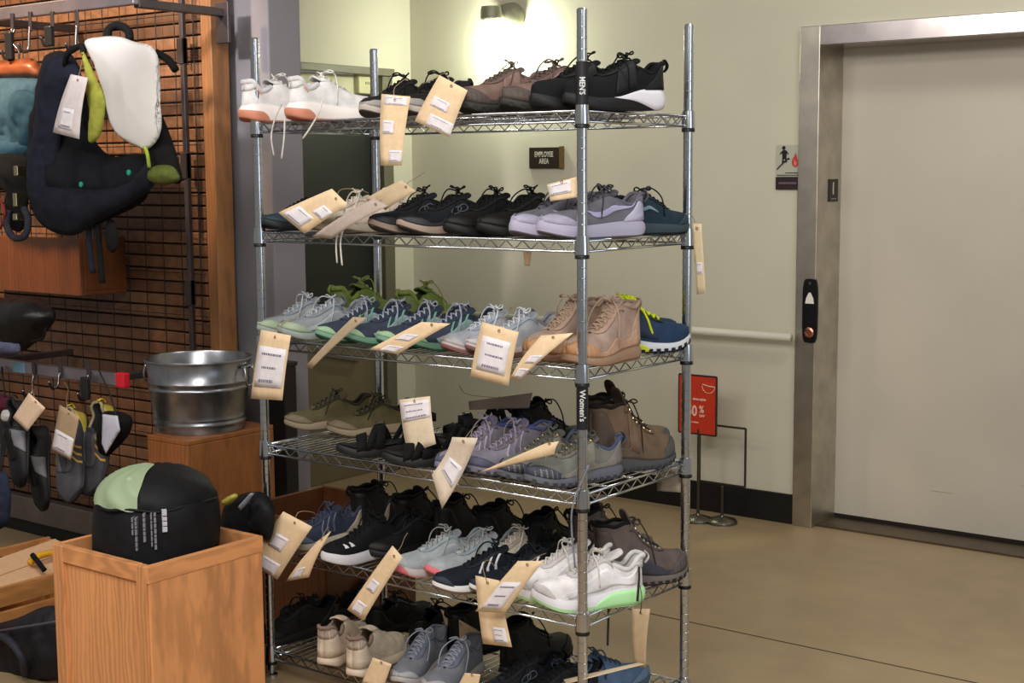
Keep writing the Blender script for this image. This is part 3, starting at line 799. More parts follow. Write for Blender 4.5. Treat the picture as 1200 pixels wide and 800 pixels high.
# upper hang rail
HY = .20
a = onY(-40,22,HY); b = onY(160,10,HY)
ur = thing('hang_rail', 'upper grey metal hang rail carrying hooks and running packs', 'hang rail', a)
d = b-a; mb = MB(); mb.box((0,-.012,-.022),(d.x,.012,.022)); mb.build('bar', mRail, ur, smooth=0, bevel=.004)
mb = MB(); mb.box((d.x-.03,.012,-.03),(d.x,SY-HY-.028,-.002)); mb.build('return_arm', mat('steel', (96,88,88), .4, .8, axis=1), ur, smooth=0, bevel=.003)
mb = MB(); mb.box((d.x-.045,SY-HY-.034,-.12),(d.x+.02,SY-HY-.02,.02)); mb.build('wall_bracket', mat('steel', (88,80,82), .4, .8, axis=2), ur, smooth=0, bevel=.003)
mb = MB(); mb.box((.1,.012,-.03),(.13,SY-HY-.028,-.002)); mb.build('return_arm', mat('steel', (96,88,88), .4, .8, axis=1), ur, smooth=0, bevel=.003)
def hook(px, py0, py1, label, fat=False, rail='upper'):
    p0 = onY(px, py0, HY-.014); p1 = onY(px+ (8 if fat else 3), py1, HY-.03); L = p0.z-p1.z
    t = thing('rail_hook', label, 'hook', p0, group='hooks on the display rails')
    mb = MB(); mb.box((-.008,-.006,-.05),(.008,.0,.02)); mb.build('clip', mat('steel', (90,84,86), .4, .8, axis=2), t, smooth=0, bevel=.002)
    mb = MB(); mb.tube(catmull([(0,-.004,-.03),(.003,-.012,-L*.6),(.006,-.02,-L),(.010,-.045,-L-.008),(.012,-.06,-L+.02)], 5), .005, 7); mb.build('wire_arm', mat('chrome', (120,116,120), .3, 1), t, smooth=180)
    if fat:
        mb = MB(); mb.box((-.014,-.03,-L-.01),(.024,-.012,-L*.35)); mb.build('scan_tag_holder', mat('rubber', (34,32,32), .4), t, smooth=0, bevel=.005)
hook(15,22,66,'grey hook at the left end of the upper rail, above the teal jacket',True)
hook(36,20,58,'thin hook second from the left on the upper rail')
hook(62,20,50,'hook with dark flat holder in the middle of the upper rail',True)
hook(91,18,58,'thick straight hook on the upper rail left of the white panel')
# lower hang rail
a = onY(-40,421,HY); b = onY(148,431,HY); d = b-a
lr_ = thing('hang_rail', 'lower grey metal hang rail with red end cap', 'hang rail', a)
mb = MB(); mb.box((0,-.012,-.022),(d.x-.045,.012,.022)); mb.build('bar', mRail, lr_, smooth=0, bevel=.004)
mb = MB(); mb.box((d.x-.045,-.014,-.025),(d.x,.014,.025)); mb.build('red_end_cap', mat('rubber', (206,34,48), .4), lr_, smooth=0, bevel=.004)
for xx in (.12, d.x-.10):
    mb = MB(); mb.box((xx,.012,-.012),(xx+.03,SY-HY-.028,.012)); mb.build('return_arm', mat('steel', (96,88,88), .4, .8, axis=1), lr_, smooth=0, bevel=.003)
p = onY(22,423,HY-.013)-a; mb = MB(); mb.box((p.x-.035,-.0165,-.018),(p.x+.035,-.012,.018)); mb.build('blue_label', mat('paper', (140,196,226), .5), lr_, smooth=0)
hook(40,428,462,'thin hook left on the lower rail above the white card'); hook(71,426,452,'short hook in the middle of the lower rail'); hook(104,428,466,'hook with dark flat holder at the right of the lower rail',True)

# hanging running pack
vp = thing('running_pack', 'navy running pack with white back panel and lime strap on the upper rail', 'backpack', onY(125,150,.08))
mNv = mat('fabric', (26,29,44)); mNv2 = mat('fabric', (14,15,21)); mBlk = mat('fabric', (13,13,14))
puff('pack_body', [(58,62),(84,64),(98,100),(104,150),(128,182),(160,180),(176,188),(172,232),(132,255),(96,270),(60,268),(40,244),(33,200),(42,130),(50,84)], .10, .10, mNv2, vp, wr=.4, seed=2, res=22)
puff('shoulder_panel', [(58,66),(84,70),(97,96),(80,110),(70,170),(62,230),(42,236),(34,198),(44,130),(50,88)], .035, .05, mNv, vp, wr=.35, seed=3, res=20)
puff('back_panel', [(100,49),(118,43),(140,43),(158,49),(177,54),(186,72),(185,105),(189,135),(187,158),(176,173),(165,174),(140,160),(128,138),(122,108),(112,78)], .01, .03, mat('paint', (206,203,200), .8), vp, wr=.22, seed=4, res=24, sharp=.35, freq=7)
puff('lime_strap', [(95,58),(101,66),(113,92),(122,112),(123,132),(117,160),(104,166),(105,130),(103,100)], -.005, .018, mat('fabric', (150,152,64)), vp, wr=.2, seed=5, res=18)
puff('lower_wrap', [(36,200),(60,210),(100,222),(150,214),(180,180),(182,215),(150,240),(118,258),(86,276),(55,268),(38,246)], .03, .05, mat('fabric', (19,21,32)), vp, wr=.5, seed=6, res=20)
puff('side_wing', [(180,118),(192,140),(203,168),(211,196),(212,214),(198,214),(180,205),(172,176)], .06, .05, mBlk, vp, wr=.3, seed=7, res=16)
puff('green_pocket', [(177,197),(190,193),(204,196),(210,211),(192,217),(176,212)], .02, .03, mat('fabric', (84,92,40)), vp, wr=.3, seed=8, res=12)
cord('lime_cord', [onY(170,172,.0),onY(173,182,-.01),onY(175,196,.0)], .006, mat('fabric', (150,170,60)), vp)
cord('top_loop', [onY(126,46,.05),onY(128,34,.06),onY(139,30,.08),onY(150,36,.06),onY(152,47,.05)], .013, mBlk, vp, 8)
cord('shoulder_strap', [onY(184,62,.05),onY(197,70,.03),onY(206,82,.03)], .012, mBlk, vp, 8)
cord('shoulder_strap', [onY(76,76,.02),onY(80,62,.0),onY(95,54,.0),onY(98,62,.0)], .010, mBlk, vp, 8)
cord('dangling_strap', [onY(104,262,.05),onY(105,290,.06),onY(109,320,.06)], .010, mNv, vp, 6)
cord('dangling_strap', [onY(114,258,.05),onY(117,295,.06),onY(120,332,.06)], .011, mBlk, vp, 6)
for q, (x, y) in enumerate(((95,216),(151,202))):
    mb = MB(); mb.lathe([(.001,-.004),(.008,-.003),(.009,.002),(.001,.005)], onY(x,y,-.03)-vp.location, 10, Matrix.Rotation(PI/2,3,'X')); mb.build('teal_toggle', mat('rubber', (26,140,120), .4), vp)
puff('buckle_strap', [(126,258),(136,262),(138,290),(130,296),(124,284)], .06, .02, mBlk, vp, res=10)
# teal jacket on wooden hanger at the very left
jk = thing('jacket', 'teal jacket on a hanger at the left edge', 'jacket', onY(15,130,.17))
puff('jacket_body', [(-60,92),(0,90),(48,92),(52,104),(46,124),(40,152),(30,182),(6,190),(-60,192)], .17, .08, mat('fabric', (58,88,104)), jk, wr=.5, seed=11, res=24)
puff('lower_fold', [(-60,160),(0,158),(36,164),(31,186),(4,194),(-60,194)], .13, .06, mat('fabric', (48,80,98)), jk, wr=.5, seed=12, res=18)
puff('sleeve', [(14,110),(44,112),(40,150),(30,176),(16,170)], .12, .05, mat('fabric', (40,72,86)), jk, wr=.5, seed=13, res=16)
hg = thing('wooden_hanger', 'dark orange wooden hanger holding the teal jacket', 'hanger', onY(15,80,.17))
puff('hanger_arm', [(-60,72),(0,71),(36,68),(46,78),(50,92),(30,93),(-60,92)], .17, .03, mat('wood', (138,72,34), .4, axis=0), hg, wr=.05, seed=14, res=12)
cord('hanger_hook', [onY(22,74,.17),onY(22,60,.17),onY(14,48,.17),onY(18,32,.19)], .004, mat('chrome', (120,116,120), .3, 1), hg)
# harness straps with buckles
hn = thing('climbing_harness', 'dark harness straps with a metal buckle and ring below the teal jacket', 'harness', onY(18,230,.08))
puff('webbing', [(-10,184),(28,182),(34,200),(33,235),(30,262),(22,272),(10,262),(8,226),(-10,220)], .08, .045, mBlk, hn, wr=.5, seed=15, res=16)
cord('loop', [onY(10,246,.04),onY(8,264,.03),onY(16,278,.02),onY(29,276,.02),onY(33,258,.03),onY(28,244,.04)], .012, mat('fabric', (44,44,54)), hn, 8)
cord('red_cord', [onY(-4,228,.04),onY(5,245,.02),onY(3,262,.03),onY(-6,274,.04)], .005, mat('fabric', (120,44,38)), hn)
for x0,y0,x1,y1 in ((17,194,22,206),(16,226,21,242),(16,250,21,258)):
    q = onY(x0,y0,.015)-hn.location; q2 = onY(x1,y1,.015)-hn.location
    mb = MB(); mb.box((q.x,q.y-.006,q2.z),(q2.x,q.y+.03,q.z)); mb.build('buckle', mat('chrome', (190,176,140), .3, 1), hn, smooth=0, bevel=.003)
# wood shelf box behind
q0 = onY(-60,274,.36); q1 = onY(95,347,.36)
sb = thing('shelf_box', 'dark orange wooden box shelf on the display wall below the packs', 'box shelf', (q0.x,.36,q1.z))
mW1 = mat('wood', (108,60,28), .4, axis=2); w_, h_ = q1.x-q0.x, q0.z-q1.z
mb = MB(); mb.box((0,0,0),(w_,.018,h_)); mb.build('front_panel', mW1, sb, smooth=0, bevel=.003)
mb = MB(); mb.box((0,.018,0),(w_,.205,.016)); mb.build('bottom_panel', mW1, sb, smooth=0, bevel=.003)
mb = MB(); mb.box((w_-.018,.018,.016),(w_,.205,h_)); mb.build('side_panel', mW1, sb, smooth=0, bevel=.003)
# black helmet bag
hb = thing('helmet', 'black helmet hanging above the lower rail at the left edge', 'helmet', onY(20,380,.10))
puff('shell', [(-30,352),(10,349),(42,348),(59,360),(62,376),(52,392),(38,404),(24,412),(0,402),(-30,398)], .10, .11, mat('rubber', (16,16,17), .4), hb, wr=.1, seed=16, res=18)
puff('liner', [(-30,388),(4,388),(20,398),(22,414),(0,418),(-30,416)], .06, .04, mat('fabric', (92,96,124)), hb, wr=.3, seed=17, res=12)
cord('chin_strap', [onY(38,400,.03),onY(50,396,.0),onY(54,384,.0)], .005, mBlk, hb)

# climbing shoes on the lower rail
CL_A = dict(up=(64,64,70), mid=(40,40,42), out=(28,28,30), lin=(150,142,110), lac=(206,164,60), fab='leather', sole=.010, sole_toe=.008, spring=-.012, flare=1.0, hk=.86, L=.31, wd=1.3, seed=41,
            ov=[('heel',(190,170,70)),('eyestay',(86,84,88)),('stripes',(200,150,60)),('toesmall',(34,34,36))], loopc=(206,170,50), slip=True)
CL_B = dict(up=(30,30,32), mid=(24,24,25), out=(20,20,20), lin=(40,40,42), lac=(30,30,30), fab='leather', sole=.010, sole_toe=.008, spring=-.012, flare=1.0, hk=.86, L=.30, wd=1.3, seed=42,
            ov=[('eyestay',(22,22,24)),('saddle',(120,118,124)),('toesmall',(18,18,18))], slip=True)
def climb(st, px, py, Y, rot, label, side):
    r, La = make_shoe(st, 'climbing_shoe', label, 'climbing shoe', side)
    r['group'] = 'climbing shoes under the lower rail'; r.location = onY(px, py, Y); r.rotation_euler = tuple(math.radians(a) for a in rot); return r
climb(CL_A, 88, 536, .06, (24,62,-58), 'grey and yellow climbing shoe hanging toe-down under the lower rail', 1)
climb(CL_A, 118, 528, .11, (-10,70,-100), 'grey and yellow climbing shoe behind its mate, by the white folded label', -1)
climb(CL_B, 28, 520, .04, (30,75,-70), 'black climbing shoe hanging beside the blank card tag', 1)
climb(CL_B, 52, 548, .12, (15,82,-85), 'all-black climbing shoe hanging behind the blank card tag', 1)
climb(CL_B, 4, 532, .10, (0,80,-120), 'black climbing shoe with grey side at the left edge under the lower rail', -1)
cord_m = mat('fabric', (40,40,44))
cs = thing('chalk_bag', 'black chalk bag with white label right of the climbing shoes', 'chalk bag', onY(135,505,.10))
puff('bag_body', [(120,484),(138,482),(151,486),(154,497),(149,512),(136,526),(124,534),(118,510)], .10, .06, mBlk, cs, wr=.2, seed=18, res=14)
puff('white_label', [(120,485),(138,487),(141,504),(124,532),(119,520)], .035, .008, mat('paper', (190,190,204)), cs, wr=.1, seed=19, res=10, smoothcurve=False)
dk = thing('dark_garment', 'dark blue hanging cloth at the lower left edge beneath the black climbing shoe', 'clothing', onY(0,590,-.09))
puff('cloth', [(-40,556),(0,552),(10,562),(12,596),(4,618),(-40,625)], -.09, .06, mat('fabric', (40,46,66)), dk, wr=.4, seed=20, res=14)
cord('hang_cord', [onY(-2,556,-.09),onY(-4,500,.0),onY(-3,432,HY-.02)], .003, cord_m, dk)
mr = thing('gear_pouch', 'small maroon and white pouch at the left edge just below the lower rail', 'pouch', onY(6,478,.10))
puff('pouch', [(-20,462),(12,464),(20,476),(10,486),(-20,488)], .10, .04, mat('fabric', (84,30,48)), mr, wr=.3, seed=21, res=12)
puff('white_flap', [(2,482),(10,480),(16,488),(10,494),(2,492)], .05, .012, mat('fabric', (206,204,206)), mr, wr=.2, seed=22, res=8)

cord('hang_cord', [onY(136,486,.08),onY(128,460,.12),onY(116,434,HY-.02)], .003, cord_m, cs)
cord('hang_cord', [onY(6,464,.09),onY(4,448,.14),onY(2,430,HY-.02)], .003, cord_m, mr)
# ------------------------------------------------------------------ tub, stand, bins
st_ = thing('wooden_stand', 'square wooden stand under the galvanized tub', 'stand', (-.735,.155,0))
mO1 = mat('wood', (138,84,42), .42, axis=2)
for nm, lo, hi in (('front_panel',(0,0,0),(.20,.016,.60)),('side_panel',(.184,.016,0),(.20,.375,.60)),('side_panel',(0,.016,0),(.016,.375,.60)),('back_panel',(.016,.359,0),(.184,.375,.60)),('top_panel',(0,0,.60),(.20,.375,.616))):
    mb = MB(); mb.box(lo, hi); mb.build(nm, mO1, st_, smooth=0, bevel=.003)
bc = onY(231,513,.345); BZ = .617
k = .95
tub = thing('galvanized_tub', 'round galvanized steel tub with ring handle on the wooden stand', 'tub', (bc.x+.02,.345,BZ))
mZ = mat('steel', (150,152,158), .30, .95, axis=2, brush=.10, blotch=26)
prof = [(.001,.012),(.148,.012),(.150,0),(.156,0),(.158,.014),(.158,.020),(.163,.026),(.163,.032),(.159,.038),(.164,.062),(.172,.135),(.177,.140),(.177,.146),(.173,.150),(.174,.158),(.179,.163),(.179,.168),(.175,.172),(.182,.232),(.187,.232),(.189,.236),(.187,.241),(.182,.241),(.179,.236),(.171,.15),(.160,.04),(.150,.020),(.001,.020)]
mb = MB(); mb.lathe([(r*k, z) for r, z in prof], n=56); mb.build('tub_body', mZ, tub, smooth=50)
for sa in (200, 20):
    a = math.radians(sa); c = Vector((math.cos(a), math.sin(a), 0)); tg = Vector((-c.y, c.x, 0))
    mb = MB(); mb.tube([c*.180+tg*s_*.03+Vector((0,0,zz)) for s_, zz in ((-1,.214),(1,.214))], .006, 8); mb.build('handle_bracket', mZ, tub)
    mb = MB(); mb.tube(catmull([c*.186+tg*.026+Vector((0,0,.213)), c*.192+tg*.030+Vector((0,0,.18)), c*.190+tg*.02+Vector((0,0,.155)), c*.190-tg*.02+Vector((0,0,.155)), c*.192-tg*.030+Vector((0,0,.18)), c*.186-tg*.026+Vector((0,0,.213))], 5), .0045, 8); mb.build('ring_handle', mat('chrome', (170,172,176), .3, 1), tub, smooth=180)
mb = MB(); mb.lathe([(.001,0),(.010,.001),(.012,.004),(.001,.006)], (-.02,.150,.19), 12, Matrix.Rotation(PI/2,3,'X')); mb.build('blue_sticker', mat('paper', (90,140,230), .4), tub)

def bin_(loc, label, tone=(220,152,98), size=(.405,.40,.467)):
    t = thing('oak_bin', label, 'wooden bin', loc, group='oak bins'); W, D, H = size
    mP = mat('wood', tone, .38, axis=2); mF = mat('wood', tuple(int(v*.97) for v in tone), .38, axis=2); mH = mat('wood', tone, .38, axis=0); mD = mat('wood', tone, .38, axis=1)
    f = .045
    def fb(nm, lo, hi, m): b_ = MB(); b_.box(lo, hi); b_.build(nm, m, t, smooth=0, bevel=.002)
    fb('front_panel', (f-.004,.008,f-.004),(W-f+.004,.018,H-f+.004), mP)
    fb('frame_stile', (0,0,0),(f,.024,H), mF); fb('frame_stile', (W-f,0,0),(W-.006,.024,H-.001), mF)
    fb('frame_rail', (f,0,H-f),(W-f,.024,H), mH); fb('frame_rail', (f,0,0),(W-f,.024,f), mH)
    fb('side_panel', (W-.016,.006,0),(W,D-.006,H-f), mP); fb('side_rail', (W-.018,.002,H-f),(W+.002,D-.002,H), mD)
    fb('side_panel', (0,.024,0),(.016,D-.016,H), mP)
    fb('back_panel', (0,D-.016,0),(W-.018,D,H), mH); fb('bottom_panel', (.016,.024,.02),(W-.016,D-.016,.036), mH)
    return t
b1 = bin_((-.283,-.53,0),  'oak bin in front of the tub holding black stuff sacks')
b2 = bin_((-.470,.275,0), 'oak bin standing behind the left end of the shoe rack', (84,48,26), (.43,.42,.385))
# stuff sack
sk = thing('stuff_sack', 'black stuff sack with pale green top sitting in the oak bin', 'stuff sack', (-.083,-.33,.037))
mSk = mat('fabric', (18,18,21), .6); mb = MB(); R0 = .158
prof = [(.10,0),(.145,.02),(.160,.10),(.164,.25),(.168,.40),(.170,.48),(.166,.53),(.156,.555)]
rows = []
def sk_p(r, z, a, sc=1.0):
    n1 = noise.noise(Vector((math.cos(a)*1.6, math.sin(a)*1.6, z*7)))+.5*noise.noise(Vector((math.cos(a)*4, math.sin(a)*4, z*16)))
    rr = r*(1+.085*n1)*sc; return Vector((rr*math.cos(a), rr*math.sin(a), z))
n = 56
for r, z in prof: rows.append([sk_p(r, z, 2*PI*q/n) for q in range(n+1)])
mb.grid(rows); mb.add([(0,0,0)]+[rows[0][q] for q in range(n)], [(0,q+1,(q+1)%n+1) for q in range(n)])
mb.build('sack_body', mSk, sk, smooth=180, merge=.001)
def dome(a0, a1, nm, m, off, z0):
    b_ = MB(); rows = []
    for i in range(15):
        ph = (PI/2)*i/14; r = .161*math.cos(ph)+off; z = z0+.092*math.sin(ph)+off
        rows.append([Vector((r*math.cos(a)*(1+.02*math.sin(a*9+i)), r*math.sin(a)*(1+.02*math.sin(a*9+i)), z+.004*math.sin(a*13+i*.8)*math.cos(ph))) for a in [a0+(a1-a0)*q/30 for q in range(31)]])
    b_.grid(rows); return b_.build(nm, m, sk, smooth=180, merge=.001)
dome(0, 2*PI, 'top_cover', mSk, 0, .548)
dome(math.radians(168), math.radians(304), 'pale_green_panel', mat('paint', (150,168,134), .6), .0035, .546)
mb = MB(); mb.tube([Vector((.163*math.cos(2*PI*q/40), .163*math.sin(2*PI*q/40),   .548+.004*math.sin(q))) for q in range(40)], .004, 6, closed=True); mb.build('drawstring_hem', mat('fabric', (22,22,26), .6), sk, smooth=180)
mb = MB(); c_ = onY(194,576,-.30)-sk.location
mb.lathe([(.001,0),(.012,.002),(.010,.008),(.001,.012)], (.02,-.10,.615), 12); mb.build('cord_toggle', mat('rubber', (170,186,150), .4), sk)
# pale printing on the sack, on its own cloth patch: columns of tiny dashes
def sk_print(col, az, z0, z1, wd):
    b_ = MB(); rnd = random.Random(col); z = z1; a = math.radians(az)
    while z > z0:
        h = rnd.uniform(.006,.016); c = Vector((math.cos(a)*.180, math.sin(a)*.180, z-h/2)); tg = Vector((-math.sin(a), math.cos(a), 0)); nn = Vector((math.cos(a), math.sin(a), 0))
        for s_ in (1,):
            p = [c+tg*wd/2+Vector((0,0,h/2)), c-tg*wd/2+Vector((0,0,h/2)), c-tg*wd/2-Vector((0,0,h/2)), c+tg*wd/2-Vector((0,0,h/2))]
            b_.add(p+[v-nn*.016 for v in p], [(0,1,2,3),(0,1,5,4),(1,2,6,5),(2,3,7,6),(3,0,4,7)])
        z -= h+rnd.uniform(.002,.004)
    return b_
for col, (az, z0, z1, wd) in enumerate(((-32,.50,.552,.012),(-40,.45,.545,.006),(-43,.46,.545,.004),(-49,.475,.545,.006),(-56,.45,.535,.005),(-59,.49,.535,.004))):
    sk_print(col, az, z0, z1, wd).build('printed_line', mat('paint', (188,188,196) if col == 0 else (120,120,130), .6), sk, smooth=0)
# second black sack
s2 = thing('stuff_sack', 'lower black sack with grey stripe and yellow corner, by the left rack post', 'stuff sack', onY(292,610,-.065))
puff('sack_body', [(262,596),(276,582),(296,576),(312,579),(322,598),(317,632),(300,646),(298,810),(250,815),(240,700),(256,640)], -.065, .05, mSk, s2, wr=.3, seed=31, res=18)
puff('grey_stripe', [(280,592),(294,577),(299,577),(288,592),(282,598)], -.118, .012, mat('fabric', (130,132,140), .5), s2, wr=.1, seed=32, res=8, smoothcurve=False)
puff('yellow_corner', [(263,584),(275,578),(278,583),(268,592),(262,590)], -.10, .02, mat('fabric', (170,160,70), .6), s2, wr=.1, seed=33, res=8)
# black upright panel behind the rack's left post
q = onY(317,450,.62); q1 = onY(333,450,.62)
bp = thing('black_cabinet', 'narrow black cabinet visible behind the left front rack post', 'cabinet', (q1.x-.12,.62,0))
mb = MB(); mb.box((0,0,0),(.12,.06,.80)); mb.build('body', mat('rubber', (20,18,18), .5), bp, smooth=0, bevel=.004)
mb = MB(); mb.box((-.004,-.004,.80),(.124,.064,.815)); mb.build('top_panel', mat('rubber', (28,25,24), .5), bp, smooth=0, bevel=.003)
# pale card leaning out of the back bin
pc = thing('cardboard_sheet', 'pale grey card sticking out of the bin behind the rack', 'cardboard', (-.09,.50,.20))
mb = MB(); M_ = Matrix.Rotation(math.radians(-14),4,'X') @ Matrix.Rotation(math.radians(4),4,'Y')
mb.box((-.13,0,-.14),(.02,.004,.235), M_); mb.build('sheet', mat('paper', (150,142,124)), pc, smooth=0)
pc.location = (-.10,.56,.185)
mb = MB(); mb.box((-.12,-.0012,.16),(.01,-.0002,.165), M_); mb.build('fold_line', mat('paper', (118,108,92)), pc, smooth=0)

# slatted crate at bottom left
cr = thing('slatted_crate', 'slatted wooden crate of loose gear at the lower left edge', 'crate', (-1.17,-.60,0))
mC = mat('wood', (190,132,78), .45, axis=1); mC2 = mat('wood', (190,132,78), .45, axis=0); CW, CD, CH = .42,.66,.229
for nm, x in (('side',CW-.014),('side',0)):
    for zz in (.012,.090,.167):
        mb = MB(); mb.box((x,0,zz),(x+.014,CD,zz+.062)); mb.build('side_slat', mC, cr, smooth=0, bevel=.002)
for y in (0.014,CD-.028):
    for zz in (.012,.090,.167):
        mb = MB(); mb.box((.014,y,zz),(CW-.014,y+.014,zz+.062)); mb.build('end_slat', mC2, cr, smooth=0, bevel=.002)
for x in (.014,CW-.034):
    for y in (.028,CD-.048):
        mb = MB(); mb.box((x,y,0),(x+.02,y+.02,CH-.01)); mb.build('corner_block', mC2, cr, smooth=0)
mb = MB(); mb.box((.014,.014,0),(CW-.014,CD-.014,.012)); mb.build('bottom_board', mC, cr, smooth=0)
gr = thing('cardboard_sheet', 'peach cardboard flap lying on top of the slatted crate', 'cardboard', (-.89,-.24,.225))
mb = MB(); M_ = Matrix.Rotation(math.radians(12),4,'Y') @ Matrix.Rotation(math.radians(6),4,'X'); mb.box((-.10,-.28,0),(.09,.20,.004), M_); mb.build('sheet', mat('paper', (206,164,126)), gr, smooth=0)
mb = MB(); mb.box((-.002,-.28,.0041),(.002,.20,.0052), M_); mb.build('fold_line', mat('paper', (170,130,96)), gr, smooth=0)
nv_ = thing('dark_garment', 'crumpled navy cloth inside the slatted crate', 'clothing', onY(0,672,-.20))
puff('cloth', [(-50,660),(-10,652),(20,655),(30,668),(20,690),(-50,700)], -.20, .09, mat('fabric', (36,42,60)), nv_, wr=.5, seed=34, res=14)
yl = thing('yellow_webbing', 'short yellow strap on the corner of the slatted crate', 'strap', onY(46,652,-.2))
cord('strap', [onY(34,660,-.22),onY(44,652,-.19),onY(58,648,-.15),onY(70,646,-.12)], .011, mat('fabric', (214,160,40)), yl, 6)
cord('black_clip', [onY(38,650,-.22),onY(46,660,-.23),onY(52,668,-.23)], .009, mBlk, yl, 6)
bg_ = thing('duffel_bag', 'black duffel bag on the floor between the crate and the oak bin', 'bag', onY(20,760,-.42))
puff('bag_body', [(-40,752),(-20,736),(20,724),(50,711),(70,713),(82,745),(84,788),(60,797),(0,798),(-40,793)], -.42, .085, mat('fabric', (30,30,36), .6), bg_, wr=.45, seed=35, res=26, freq=10)
cord('strap', [onY(-10,738,-.47),onY(12,752,-.50),onY(26,772,-.50),onY(30,790,-.47)], .012, mat('fabric', (44,44,54), .6), bg_, 6)
cord('zip', [onY(-20,742,-.48),onY(30,734,-.49),onY(66,728,-.47)], .004, mat('rubber', (70,70,80), .4), bg_, 6)
